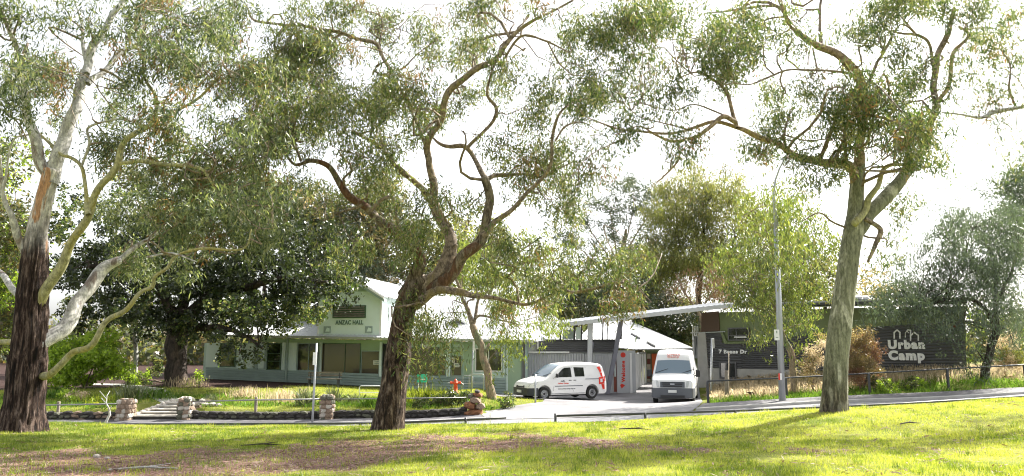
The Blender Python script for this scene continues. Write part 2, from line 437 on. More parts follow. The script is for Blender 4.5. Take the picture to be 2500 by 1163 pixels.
M['barkT'] = barkmat('tan_smooth_bark', [(.20,.12,.07),(.30,.19,.12),(.38,.26,.18)], [(.22,.17,.12),(.36,.28,.2)], (.18,.20,.12), None, None, .4, (5,5,2))
M['barkG'] = barkmat('pale_grey_bark', [(.25,.25,.24),(.4,.4,.38),(.5,.5,.5)], [(.28,.28,.27),(.45,.45,.43)], (.3,.25,.2), None, None, .3, (5,5,2))

# ------------------------------------------------------------------ ground material
def ground_material():
    m, nt, bs, out = newmat('park_ground')
    L = nt.links.new
    tc = nt.nodes.new("ShaderNodeTexCoord")
    at = nt.nodes.new("ShaderNodeAttribute"); at.attribute_name = 'cover'
    n1 = N(nt, "ShaderNodeTexNoise"); n1.inputs["Scale"].default_value = 1.1; n1.inputs["Detail"].default_value = 8; L(tc.outputs["Object"], n1.inputs["Vector"])
    n2 = N(nt, "ShaderNodeTexNoise"); n2.inputs["Scale"].default_value = 26; n2.inputs["Detail"].default_value = 5; L(tc.outputs["Object"], n2.inputs["Vector"])
    g = ramp(nt, n1.outputs["Fac"], [(0.3, (.10,.13,.02)), (0.5, (.17,.19,.04)), (0.7, (.25,.25,.08))])
    d = ramp(nt, n2.outputs["Fac"], [(0.3, (.07,.038,.028)), (0.5, (.17,.10,.078)), (0.72, (.33,.23,.19))])
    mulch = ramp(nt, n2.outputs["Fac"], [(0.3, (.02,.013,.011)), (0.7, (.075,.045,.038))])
    sp = nt.nodes.new("ShaderNodeSeparateColor"); L(at.outputs["Color"], sp.inputs[0])
    ad = nt.nodes.new("ShaderNodeMath"); ad.operation = 'MULTIPLY_ADD'; L(n2.outputs["Fac"], ad.inputs[0]); ad.inputs[1].default_value = 0.8
    n3 = N(nt, "ShaderNodeTexNoise"); n3.inputs["Scale"].default_value = 4; n3.inputs["Detail"].default_value = 6; L(tc.outputs["Object"], n3.inputs["Vector"])
    ad2 = nt.nodes.new("ShaderNodeMath"); ad2.operation = 'ADD'; L(sp.outputs[0], ad.inputs[2]); L(ad.outputs[0], ad2.inputs[0]); L(n3.outputs["Fac"], ad2.inputs[1])
    mr = nt.nodes.new("ShaderNodeMapRange"); L(ad2.outputs[0], mr.inputs["Value"]); mr.inputs["From Min"].default_value = 1.25; mr.inputs["From Max"].default_value = 1.5
    mx = nt.nodes.new("ShaderNodeMix"); mx.data_type = 'RGBA'; L(mr.outputs[0], mx.inputs[0]); L(g.outputs[0], mx.inputs[6]); L(d.outputs[0], mx.inputs[7])
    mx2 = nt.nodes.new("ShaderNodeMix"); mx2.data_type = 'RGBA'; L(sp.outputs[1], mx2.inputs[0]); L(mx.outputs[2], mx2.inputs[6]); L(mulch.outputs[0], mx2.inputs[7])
    L(mx2.outputs[2], bs.inputs["Base Color"])
    bs.inputs["Roughness"].default_value = 0.95; bs.inputs["Specular IOR Level"].default_value = 0.1
    b = nt.nodes.new("ShaderNodeBump"); b.inputs["Strength"].default_value = 0.7; b.inputs["Distance"].default_value = 0.04
    L(n2.outputs["Fac"], b.inputs["Height"]); L(b.outputs[0], bs.inputs["Normal"])
    return m
M['ground'] = ground_material()
def tarmac(name, c0, c1, c2, big=0.5):
    m, nt, bs, out = newmat(name); L = nt.links.new
    tc = nt.nodes.new("ShaderNodeTexCoord")
    n1 = N(nt, "ShaderNodeTexNoise"); n1.inputs["Scale"].default_value = big; n1.inputs["Detail"].default_value = 9; n1.inputs["Roughness"].default_value = .65; L(tc.outputs["Object"], n1.inputs["Vector"])
    n2 = N(nt, "ShaderNodeTexNoise"); n2.inputs["Scale"].default_value = 90; L(tc.outputs["Object"], n2.inputs["Vector"])
    r = ramp(nt, n1.outputs["Fac"], [(0.3, c0), (0.5, c1), (0.7, c2)])
    L(r.outputs[0], bs.inputs["Base Color"]); bs.inputs["Roughness"].default_value = 0.75
    b = nt.nodes.new("ShaderNodeBump"); b.inputs["Strength"].default_value = 0.4; b.inputs["Distance"].default_value = 0.01
    L(n2.outputs["Fac"], b.inputs["Height"]); L(b.outputs[0], bs.inputs["Normal"])
    return m
M['road'] = tarmac('road_asphalt', (.11,.11,.115), (.19,.19,.20), (.28,.28,.29))
M['drive'] = tarmac('driveway_asphalt', (.12,.115,.125), (.21,.205,.215), (.31,.30,.31))
M['path'] = tarmac('footpath_asphalt', (.07,.068,.07), (.12,.115,.125), (.18,.175,.18))

# ================================================================== GROUND
def nz2(x, y, s=1.0, seed=0):
    r = np.random.default_rng(seed); o = np.zeros_like(np.asarray(x, float)); a = 1.0; tot = 0
    f = 1.0 / s
    for k in range(5):
        for j in range(3):
            th = r.uniform(0, 2 * np.pi); ph = r.uniform(0, 6.28)
            o += a * np.sin((x * np.cos(th) + y * np.sin(th)) * f * r.uniform(.7, 1.4) * 6.28 + ph); tot += a
        a *= .6; f *= 1.9
    return o / tot * 1.8
def dirt(x, y):
    z = gz(x, y); px, py = proj(x, y, z)
    top = np.interp(px, [0, 330, 700, 900, 1100, 1400, 1700, 1900], [1098, 1103, 1088, 1070, 1060, 1066, 1092, 1100])
    bot = np.interp(px, [0, 500, 850, 1000, 1300, 1700, 1900], [1180, 1172, 1150, 1122, 1096, 1106, 1100])
    wob = nz2(x, y, 2.2, 3) * 14 + nz2(x, y, .6, 4) * 9
    m = sstep(-8, 10, py + wob - top) * sstep(-8, 10, bot - py + wob * .7) * (.72 + .28 * sstep(-.35, .1, nz2(x, y * 2.2, .9, 8)))
    m2 = np.where((y < 22.5), m, 0)
    return m2
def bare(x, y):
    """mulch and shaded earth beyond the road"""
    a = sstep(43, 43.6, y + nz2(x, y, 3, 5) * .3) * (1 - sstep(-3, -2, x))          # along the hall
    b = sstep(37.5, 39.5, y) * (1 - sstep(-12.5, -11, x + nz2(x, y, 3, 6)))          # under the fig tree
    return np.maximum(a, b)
xs = np.concatenate([-np.geomspace(900, 32, 16)[:-1], np.arange(-31.5, 34.01, .25), np.geomspace(36, 900, 16)])
ys = np.concatenate([-np.geomspace(700, 6, 12), np.arange(-2, 8, 2.), np.arange(8, 58.01, .25), np.geomspace(60, 1200, 16)])
gx, gy = np.meshgrid(xs, ys)
gzv = gz(gx, gy)
near = (gy < 23.5) & (gy > 8)
gzv = gzv + np.where(near, nz2(gx, gy, 1.7, 9) * .012, 0)
nyy, nxx = gx.shape
idx = np.arange(nyy * nxx).reshape(nyy, nxx)
Fq = np.stack([idx[:-1, :-1], idx[:-1, 1:], idx[1:, 1:], idx[1:, :-1]], -1).reshape(-1, 4)
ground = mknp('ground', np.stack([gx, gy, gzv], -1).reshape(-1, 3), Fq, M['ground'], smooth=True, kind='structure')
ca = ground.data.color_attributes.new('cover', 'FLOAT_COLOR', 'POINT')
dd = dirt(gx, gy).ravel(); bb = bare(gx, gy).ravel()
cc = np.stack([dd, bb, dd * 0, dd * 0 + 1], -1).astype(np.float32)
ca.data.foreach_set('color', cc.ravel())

def draped(name, poly, mat, off, step=0.5, kind='structure'):
    poly = [Vector((p[0], p[1])) for p in poly]
    b = []
    for i, p in enumerate(poly):
        q = poly[(i + 1) % len(poly)]; k = max(1, int((q - p).length / step))
        b += [p.lerp(q, t / k) for t in range(k)]
    x0, x1 = min(p.x for p in b), max(p.x for p in b); y0, y1 = min(p.y for p in b), max(p.y for p in b)
    inner = []
    gxs, gys = np.arange(x0 + step / 2, x1, step), np.arange(y0 + step / 2, y1, step)
    B = np.array([(p.x, p.y) for p in b])
    for yy in gys:
        for xx in gxs:
            inner.append(Vector((xx, yy)))
    nb = len(b)
    vv, ee, ff, *_ = geometry.delaunay_2d_cdt(b + inner, [], [list(range(nb))], 1, 1e-5)
    A = np.array([(v.x, v.y) for v in vv]); z = gz(A[:, 0], A[:, 1]) + off
    if callable(mat): pass
    return mk(name, np.column_stack([A, z]).tolist(), [list(f) for f in ff], mat, smooth=True, kind=kind)
def xr(px, Y): return G(px, Y).x
draped('road', [(-34, 23.9), (35, 23.9), (35, 28.45), (-34, 28.45)], M['road'], 0.03)
draped('driveway', [(xr(1190, 28.45), 28.45), (xr(1176, 30.2), 30.2), (xr(1215, 32.5), 32.5), (xr(1325, 34.6), 34.6), (xr(1330, 36), 36.0), (xr(1228, 37), 37.0), (xr(1205, 39.5), 39.5), (xr(1215, 41.7), 41.7), (xr(1300, 42.5), 42.5),
        (xr(1440, 44.5), 44.5), (xr(1560, 52), 52), (xr(1700, 52), 52), (xr(1706, 44), 44), (xr(1712, 37), 37), (xr(1716, 33), 33), (xr(1708, 30.4), 30.4), (xr(1690, 28.45), 28.45)], M['drive'], 0.045)
draped('footpath', [(-34, 28.6), (xr(1184, 28.6), 28.6), (xr(1172, 29.95), 29.95), (-34, 29.95)], M['path'], 0.10)
draped('footpath', [(xr(1702, 28.6), 28.6), (35, 28.6), (35, 30.45), (xr(1716, 30.45), 30.45)], M['path'], 0.10)
draped('garden_path', [(xr(395, 32.4), 32.4), (xr(447, 32.4), 32.4), (xr(400, 38), 38), (xr(300, 41.5), 41.5), (xr(180, 43), 43), (xr(180, 42), 42), (xr(290, 40.2), 40.2)], M['conc'], 0.02)
def kerb(name, p0, p1, w=.15, h=.13):
    m = MB(); k = max(2, int(abs(p1[0] - p0[0]) / .5))
    pts = [(p0[0] + (p1[0] - p0[0]) * t / k, p0[1] + (p1[1] - p0[1]) * t / k) for t in range(k + 1)]
    V = []; 
    for x, y in pts:
        z = gz1(x, y); V += [(x, y - w / 2, z - .2), (x, y - w / 2, z + h - .02), (x, y - w / 2 + .02, z + h), (x, y + w / 2, z + h), (x, y + w / 2, z - .2)]
    Fc = []
    for i in range(len(pts) - 1):
        for j in range(4): Fc.append([i*5+j, (i+1)*5+j, (i+1)*5+j+1, i*5+j+1])
    Fc += [[0, 1, 2, 3, 4], [len(pts)*5 - 5 + j for j in range(5)][::-1]]
    return mk(name, V, Fc, M['conc'], kind='structure')
kerb('kerb', (-34, 28.52), (xr(1186, 28.5), 28.52))
kerb('kerb', (xr(1700, 28.5), 28.52), (35, 28.52))
kerb('kerb', (-34, 23.85), (35, 23.85), .15, .11)

# ------------------------------------------------------------------ blades and leaves
def blades(name, P, h, w, mat, lean=.5, parent=None, kind='stuff', flop=0.0, segs=1):
    P = np.asarray(P, float); n = len(P)
    a = rng.uniform(0, 2 * np.pi, n); dx, dy = np.cos(a), np.sin(a)
    la = rng.uniform(0, 2 * np.pi, n); ll = np.abs(rng.normal(0, lean, n))
    h = np.broadcast_to(h, n); w = np.broadcast_to(w, n)
    up = np.stack([np.cos(la) * np.sin(ll), np.sin(la) * np.sin(ll), np.cos(ll)], -1)
    side = np.stack([dx, dy, dx * 0], -1) * (w / 2)[:, None]
    if segs == 1:
        V = np.stack([P - side, P + side, P + up * h[:, None]], 1).reshape(-1, 3)
        Fc = np.arange(3 * n).reshape(n, 3)
    else:
        mid = P + up * h[:, None] * .55
        up2 = up.copy(); up2[:, 2] -= flop; up2[:, :2] *= (1 + flop)
        tip = mid + up2 * h[:, None] * .45
        V = np.stack([P - side, P + side, mid + side * .8, tip, mid - side * .8], 1).reshape(-1, 3)
        Fc = np.arange(5 * n).reshape(n, 5)
    return mknp(name, V, Fc, mat, parent, kind=kind)
def lawn_points(n, y0, y1, fn):
    y = rng.uniform(y0, y1, n); x = rng.uniform(-1, 1, n) * (.74 * y + .6)
    m = fn(x, y); x, y = x[m], y[m]
    return np.stack([x, y, gz(x, y) - .005], -1)
def lawnmask(x, y):
    d = dirt(x, y); t = nz2(x, y, 1.3, 12)
    p = (1 - d * .93) * (0.75 + .3 * t)
    return rng.uniform(0, 1, len(x)) < p
P1 = lawn_points(520000, 9.2, 23.75, lawnmask)
kk = nz2(P1[:, 0], P1[:, 1], 2.5, 20)
hh = (0.035 + .03 * rng.random(len(P1))) * (1 + .5 * np.clip(kk, -1, 1)) * np.where(P1[:, 1] > 22.6, .8, 1)
gsel = nz2(P1[:, 0], P1[:, 1], 3.1, 50) + .45 * nz2(P1[:, 0], P1[:, 1], .5, 51) + rng.normal(0, .22, len(P1)) + .045 * P1[:, 0]
wl = .0055 + .0045 * P1[:, 1] / 20
for s_, mt in ((gsel > .05, 'grassL'), ((gsel <= .05) & (gsel > -.42), 'grassA'), (gsel <= -.42, 'grassK')):
    blades('lawn_grass', P1[s_], hh[s_] * (1.25 if mt == 'grassK' else 1), wl[s_], M[mt], .55)
def dirtmask(x, y): return rng.uniform(0, 1, len(x)) < dirt(x, y) * .8 + .02
P2 = lawn_points(60000, 9.2, 22, dirtmask)
P2[:, 2] += .008
lt = rng.uniform(0, 2 * np.pi, len(P2)); ln = rng.uniform(.02, .11, len(P2)); lw = rng.uniform(.004, .012, len(P2))
d1 = np.stack([np.cos(lt), np.sin(lt), rng.normal(0, .12, len(P2))], -1) * ln[:, None]
d2 = np.stack([-np.sin(lt), np.cos(lt), rng.normal(0, .3, len(P2))], -1) * lw[:, None]
mknp('bark_litter', np.stack([P2 - d1, P2 + d2, P2 + d1, P2 - d2], 1).reshape(-1, 3), np.arange(4 * len(P2)).reshape(-1, 4), M['litter'], kind='stuff')
def tufts(n, y0, y1, mat, hgt, fn, name='lawn_tufts', k=26, spread=.07, wd=.010):
    c = lawn_points(n, y0, y1, fn); P = np.repeat(c, k, 0) + np.column_stack([rng.normal(0, spread, len(c) * k), rng.normal(0, spread, len(c) * k), np.zeros(len(c) * k)])
    P[:, 2] = gz(P[:, 0], P[:, 1])
    blades(name, P, np.repeat(rng.uniform(.7, 1.5, len(c)), k) * hgt * rng.uniform(.6, 1.1, len(P)), wd, M[mat], .6)
tufts(900, 9.3, 23.2, 'grassK', .11, lambda x, y: (dirt(x, y) < .5) & (nz2(x, y, 2.0, 60) > .1))
tufts(500, 9.3, 23.2, 'grassL', .12, lambda x, y: (dirt(x, y) < .4) & (nz2(x, y, 2.0, 61) > .1))
tufts(260, 9.3, 22, 'grassA', .10, lambda x, y: dirt(x, y) > .3)
P7 = lawn_points(7000, 9.2, 23, lambda x, y: nz2(x, y, 1.4, 63) > -.1); P7[:, 2] += .035
lt = rng.uniform(0, 6.283, len(P7)); ln = rng.uniform(.03, .09, len(P7)); lw = rng.uniform(.006, .013, len(P7))
d1 = np.stack([np.cos(lt), np.sin(lt), rng.normal(0, .25, len(P7))], -1) * ln[:, None]; d2 = np.stack([-np.sin(lt), np.cos(lt), rng.normal(0, .4, len(P7))], -1) * lw[:, None]
mknp('fallen_leaves', np.stack([P7 - d1, P7 + d2, P7 + d1, P7 - d2], 1).reshape(-1, 3), np.arange(4 * len(P7)).reshape(-1, 4), M['litter'], kind='stuff')
# rough grass beyond the road
def inpoly_px(x, y, poly):
    z = gz(x, y); px, py = proj(x, y, z)
    res = np.zeros(len(x), bool); j = len(poly) - 1
    for i in range(len(poly)):
        xi, yi = poly[i]; xj, yj = poly[j]
        c = ((yi > py) != (yj > py)) & (px < (xj - xi) * (py - yi) / (yj - yi + 1e-9) + xi)
        res ^= c; j = i
    return res
def scatter(n, x0, x1, y0, y1, fn):
    x = rng.uniform(x0, x1, n); y = rng.uniform(y0, y1, n)
    m = fn(x, y) > rng.uniform(0, 1, n); x, y = x[m], y[m]
    return np.stack([x, y, gz(x, y) - .01], -1)
drv_l = lambda y: np.interp(y, [28, 30.2, 32.5, 34.6, 36, 37, 41.7], [xr(1190, 28), xr(1176, 30.2), xr(1215, 32.5), xr(1325, 34.6), xr(1330, 36), xr(1228, 37), xr(1215, 41.7)])
stairL = lambda x, y: ((x > -15.9) & (x < -12.8) & (y < 32.4))
farL = lambda x, y: np.where((y > 30.35) & (y < 43.6) & (x < drv_l(y) - .1) & ~stairL(x, y), (0.75 + .5 * nz2(x, y, 2, 31)) * (1 - bare(x, y)), 0)
P3 = scatter(130000, -33, 1.5, 30.3, 43.8, farL)
hf = rng.random(len(P3)) < .3
blades('garden_lawn_grass', P3[hf], .05 + .07 * rng.random(hf.sum()), .016, M['grassA'], .5)
blades('garden_lawn_grass', P3[~hf], .05 + .07 * rng.random((~hf).sum()), .016, M['grassL'], .5)
bedL = lambda x, y: np.where((y > 30.35) & (x < drv_l(y) - .1) & ~stairL(x, y), np.clip(.35 + nz2(x, y, 2.4, 33), 0, 1) * sstep(-.3, .3, 34.6 - y + nz2(x, y, 3, 35)), 0)
P4 = scatter(60000, -33, 0, 30.3, 36, bedL)
blades('long_grass', P4, .12 + .22 * rng.random(len(P4)), .016, M['grassG'], .45, segs=2, flop=.5)
xf = lambda y: np.interp(y, [30.5, 33, 37, 44], [xr(1722, 30.5), xr(1722, 33), xr(1718, 37), xr(1712, 44)])
bankR = lambda x, y: np.where((y > 30.5) & (x > xf(y) + .15), np.clip(.55 + .8 * nz2(x, y, 2.2, 37), 0, 1) * sstep(-.4, .4, 34.5 - y + nz2(x, y, 2, 38)), 0)
P5 = scatter(70000, 7, 34, 30.4, 40, bankR)
blades('verge_grass', P5, .10 + .28 * rng.random(len(P5)), .018, M['grassG'], .5, segs=2, flop=.5)
dryR = lambda x, y: np.where((y > 32.2) & (y < 42) & (x > xf(y) + .3), np.clip(.75 + .7 * nz2(x, y, 2.0, 41), 0, 1) * sstep(-.5, .5, y - 33.3 + nz2(x, y, 2, 42) * .8), 0)
P6 = scatter(60000, 7, 34, 32, 42, dryR)
blades('dry_grass', P6, .25 + .5 * rng.random(len(P6)), .018, M['leafW'], .35, segs=2, flop=.8)

# ================================================================== TREES
def catmull(P, step):
    P = np.asarray(P, float)
    Q = np.vstack([2 * P[0] - P[1], P, 2 * P[-1] - P[-2]])
    out = []
    for i in range(1, len(Q) - 2):
        p0, p1, p2, p3 = Q[i-1], Q[i], Q[i+1], Q[i+2]
        k = max(1, int(np.ceil(np.linalg.norm(p2[:3] - p1[:3]) / step)))
        for t in np.arange(k) / k:
            o = .5 * ((2*p1) + (-p0 + p2)*t + (2*p0 - 5*p1 + 4*p2 - p3)*t*t + (-p0 + 3*p1 - 3*p2 + p3)*t**3)
            out.append(o)
    out.append(Q[-2]); return np.array(out)
def limb_mesh(name, S, mat, parent, n=10, rough=.06, ridge=0.0, flare=0.0, wob=.15, seed=0, lobes=5, cap=True):
    """S rows: x y z r (already smooth). gnarly tapering limb"""
    r = np.random.default_rng(seed)
    C = S[:, :3].copy(); R = np.maximum(S[:, 3].copy(), .004)
    L = np.concatenate([[0], np.cumsum(np.linalg.norm(np.diff(C, axis=0), axis=1))])
    for ax in range(3):
        if ax == 2 and flare > 0: continue
        f = r.uniform(.5, .9, 3); ph = r.uniform(0, 6.28, 3)
        o = sum(np.sin(L * ff * 6.28 / .9 + p) / (k + 1) for k, (ff, p) in enumerate(zip(f, ph)))
        o -= o[0]
        C[:, ax] += o * wob * np.minimum(R, .09) * np.minimum(1, L / .4)
    T = np.gradient(C, axis=0); T /= np.linalg.norm(T, axis=1)[:, None] + 1e-9
    a = np.cross(T[0], [0.3, 1, 0.1]); a /= np.linalg.norm(a)
    ang = np.arange(n) / n * 2 * np.pi
    V = []
    ph = r.uniform(0, 6.28, 8); 
    for i in range(len(C)):
        a = a - T[i] * a.dot(T[i]); a /= np.linalg.norm(a); c = np.cross(T[i], a)
        rr = R[i] * (1 + rough * (np.sin(ang * 2 + ph[0] + L[i] * 1.3) * .6 + np.sin(ang * 3 + ph[1] - L[i] * 2.1) * .4 + .6 * np.sin(L[i] * 4.7 + ph[2])))
        if ridge: 
            rr = rr * (1 + ridge * (np.abs(np.sin(ang * 9.5 + 1.1 * np.sin(L[i] * 1.9 + ph[3]) + .5 * np.sin(L[i] * 7))) - .5 + .45 * np.sin(ang * 23 + 2.3 * np.sin(L[i] * 3.1 + ph[4])) + .3 * np.sin(ang*37+ L[i]*5)))
        if flare:
            e = math.exp(-L[i] / .35) * flare
            rr = rr * (1 + e * (.35 + .65 * np.clip(np.sin(ang * lobes + ph[5]), -.3, 1)))
        V.append(C[i] + (np.cos(ang)[:, None] * a + np.sin(ang)[:, None] * c) * rr[:, None])
    V = np.concatenate(V); k = len(C)
    i0 = (np.arange(k - 1)[:, None] * n + np.arange(n)[None]).ravel(); i1 = (np.arange(k - 1)[:, None] * n + (np.arange(n)[None] + 1) % n).ravel()
    Fq = np.stack([i0, i1, i1 + n, i0 + n], -1)
    # end fans made of quads (degenerate-free): add centre points
    V = np.vstack([V, C[-1] + T[-1] * R[-1] * .5])
    e = len(V) - 1; b = (k - 1) * n
    tri = [[b + j, b + (j + 1) % n, b + (j + 2) % n, e] for j in range(0, n, 2)]
    return mknp(name, V, np.vstack([Fq, tri]), mat, parent, smooth=True)
PER_K, W_K = 2.2, 1.4
def leaf_cloud(name, C, parent, mat, per=80, sub=9, rad=(.30, .30, .26), L=.15, w=.02, hang=.8, kind='stuff'):
    """C (n,3) clump centres -> hanging sprays of separate leaf faces"""
    C = np.asarray(C, float)
    n = len(C)
    if n == 0: return None
    per_n = int(per * PER_K); w = w * W_K
    c = np.repeat(C, sub, 0) + rng.normal(0, 1, (n * sub, 3)) * np.array(rad)
    k = max(1, per_n // sub)
    c = np.repeat(c, k, 0); m = len(c)
    d = rng.normal(0, 1, (m, 3)) * .6; d[:, 2] -= hang; d /= np.linalg.norm(d, axis=1)[:, None]
    c = c + rng.normal(0, 1, (m, 3)) * L * .7
    s = np.cross(d, rng.normal(0, 1, (m, 3))); s /= np.linalg.norm(s, axis=1)[:, None]
    Ls = L * rng.uniform(.6, 1.35, m)[:, None]; ws = w * rng.uniform(.7, 1.3, m)[:, None] / 2
    nn = np.cross(d, s)
    V = np.stack([c, c + d * Ls * .45 + s * ws + nn * ws * .3, c + d * Ls, c + d * Ls * .45 - s * ws + nn * ws * .3], 1).reshape(-1, 3)
    Fc = np.arange(4 * m).reshape(m, 4)
    return mknp(name, V, Fc, mat, parent, kind=kind)
BUNCH = []
def clumps(blobs, Y, cs, dsp, bunch=1):
    out = []; BUNCH.clear()
    if bunch > 1:      # leaves gather in bunches at the branch ends
        sp = .32
        cen = clumps([(b[0], b[1], b[2], b[3], b[4] / bunch) + tuple(b[5:]) for b in blobs], Y, cs, dsp)
        BUNCH.extend([tuple(c) for c in cen])
        for c in cen:
            for _ in range(int(rng.integers(bunch - 2, bunch + 3))): out.append((c[0] + rng.normal(0, sp), c[1] + rng.normal(0, sp), c[2] + rng.normal(0, sp * .7)))
        return np.array(out)
    for b in blobs:
        px, py, rx, ry, wt = b[:5]; dY = b[5] if len(b) > 5 else 0
        n = max(1, int(round(wt * math.pi * rx * ry / cs ** 2)))
        for _ in range(n):
            r = math.sqrt(rng.random()); t = rng.uniform(0, 2 * np.pi)
            # uneven outline
            e = 1 + .18 * math.sin(3 * t + px) + .12 * math.sin(5 * t + py)
            out.append(tuple(W(px + rx * r * e * math.cos(t), py + ry * r * e * math.sin(t), Y + dY + float(np.clip(rng.normal(0, dsp), -2 * dsp, 2 * dsp)))))
    return np.array(out)
def twig_mesh(name, C, SK, mat, parent, maxlen=3.2, rb=.02, yw=.6, frac=1.0, side=3, wig=1.0, K=7):
    if len(C) == 0: return
    V = []; Fc = []; b = 0
    SKm = SK[:, :3] * np.array([1, yw, 1])
    extra = []
    for c in C:
        if rng.random() > frac: continue
        pool = SKm
        dist = np.linalg.norm(pool - c * np.array([1, yw, 1]), axis=1) + rng.uniform(0, .5, len(pool)) + .9 * np.clip(SK[:, 2] - c[2], 0, 3) * .3
        i = int(np.argmin(dist)); s = SK[i, :3]
        v = c - s; ln = np.linalg.norm(v)
        if ln < .15 or ln > max(4.2, maxlen): continue
        r0 = min(rb * (.35 + ln / 4), SK[i, 3] * .7 + .005)
        t = np.linspace(0, 1, K)[:, None]
        w1 = rng.normal(0, .14, 3) * ln; w2 = rng.normal(0, .10, 3) * ln; w1[2] += .10 * ln
        P = s + v * t + w1 * np.sin(t * np.pi) + w2 * np.sin(t * 2 * np.pi)
        if wig > 1: P = P + rng.normal(0, .06, 3) * ln * np.sin(t * np.pi * 3) + rng.normal(0, .04, 3) * ln * np.sin(t * np.pi * 5)
        R = r0 + (.004 - r0) * t[:, 0]
        T = np.gradient(P, axis=0); T /= np.linalg.norm(T, axis=1)[:, None] + 1e-9
        a = np.cross(T, [.31, .9, .27]); a /= np.linalg.norm(a, axis=1)[:, None] + 1e-9; c2 = np.cross(T, a)
        for q in range(side):
            th = 2 * np.pi * q / side
            V.append(P + (a * math.cos(th) + c2 * math.sin(th)) * R[:, None])
        for q in range(side):
            q2 = (q + 1) % side
            for j in range(K - 1):
                Fc.append((b + q * K + j, b + q2 * K + j, b + q2 * K + j + 1, b + q * K + j + 1))
        b += side * K
        for j in range(2, K - 1): extra.append((*P[j], R[j]))
    if not V: return None
    mknp(name, np.concatenate(V), Fc, mat, parent, smooth=True, kind='stuff')
    return np.array(extra)
def tree(name, label, Y, base_px, limbs, blobs, cat='tree', group=None, lmat='leafB', cs=66, dsp=1.2, per=80, sub=9, rad=(.3, .3, .26), L=.15, w=.02,
         hang=.8, twigm=None, rb=.02, frac=1.0, tmax=3.2, alt=None, seed=1, bunch=1):
    """limbs: (kind, [(px,py,width_px)...], dY0, dY1, material, options)"""
    bw = G(base_px, Y) if not isinstance(base_px, Vector) else base_px
    root = empty(name, bw, label, cat, group)
    SK = []
    for i, lb in enumerate(limbs):
        kindn, pts, d0, d1, mt = lb[:5]; op = lb[5] if len(lb) > 5 else {}
        m = len(pts); seg = [0]
        for k in range(1, m): seg.append(seg[-1] + math.dist(pts[k][:2], pts[k-1][:2]))
        rows = []
        for k, (px, py, wd) in enumerate(pts):
            yy = Y + d0 + (d1 - d0) * seg[k] / max(1e-6, seg[-1])
            p = W(px, py, yy); rows.append((p.x, p.y, p.z, wd * (.385 if kindn == 'trunk' else .37) / ppm(yy)))
        if kindn == 'trunk' and op.get('root', True):
            rows[0] = (rows[0][0], rows[0][1], gz1(rows[0][0], rows[0][1]) - .12, rows[0][3])
        S = catmull(rows, .045 if op.get('ridge') else (.10 if Y < 25 else .3))
        limb_mesh(kindn, S, M[mt], root, n=op.get('n', 10), rough=op.get('rough', .07), ridge=op.get('ridge', 0), flare=op.get('flare', 0), wob=op.get('wob', .28), seed=seed * 31 + i)
        if op.get('sk', True): SK.append(S[::3])
    SK = np.vstack(SK) if SK else np.zeros((0, 4))
    if len(blobs):
        C = clumps(blobs, Y, cs, dsp, bunch)
        if len(SK):
            thin = SK[SK[:, 3] < op_max(Y)]
            base_ = thin if len(thin) > 5 else SK
            if bunch > 1:      # gnarled secondary branches to each bunch, then twigs from those
                ex = twig_mesh('branchlets', np.array(BUNCH), base_, M[twigm or limbs[-1][4]], root, rb=.045, wig=2.0, K=13, side=5, maxlen=6)
                if ex is not None: base_ = np.vstack([base_, ex])
            twig_mesh('twigs', C, base_, M[twigm or limbs[-1][4]], root, rb=rb, frac=frac)
        if alt:
            sel = rng.random(len(C)) < alt[1]
            leaf_cloud('foliage', C[~sel], root, M[lmat], per, sub, rad, L, w, hang)
            leaf_cloud('foliage', C[sel], root, M[alt[0]], per, sub, rad, L, w, hang)
        else:
            leaf_cloud('foliage', C, root, M[lmat], per, sub, rad, L, w, hang)
    return root
def op_max(Y): return .22

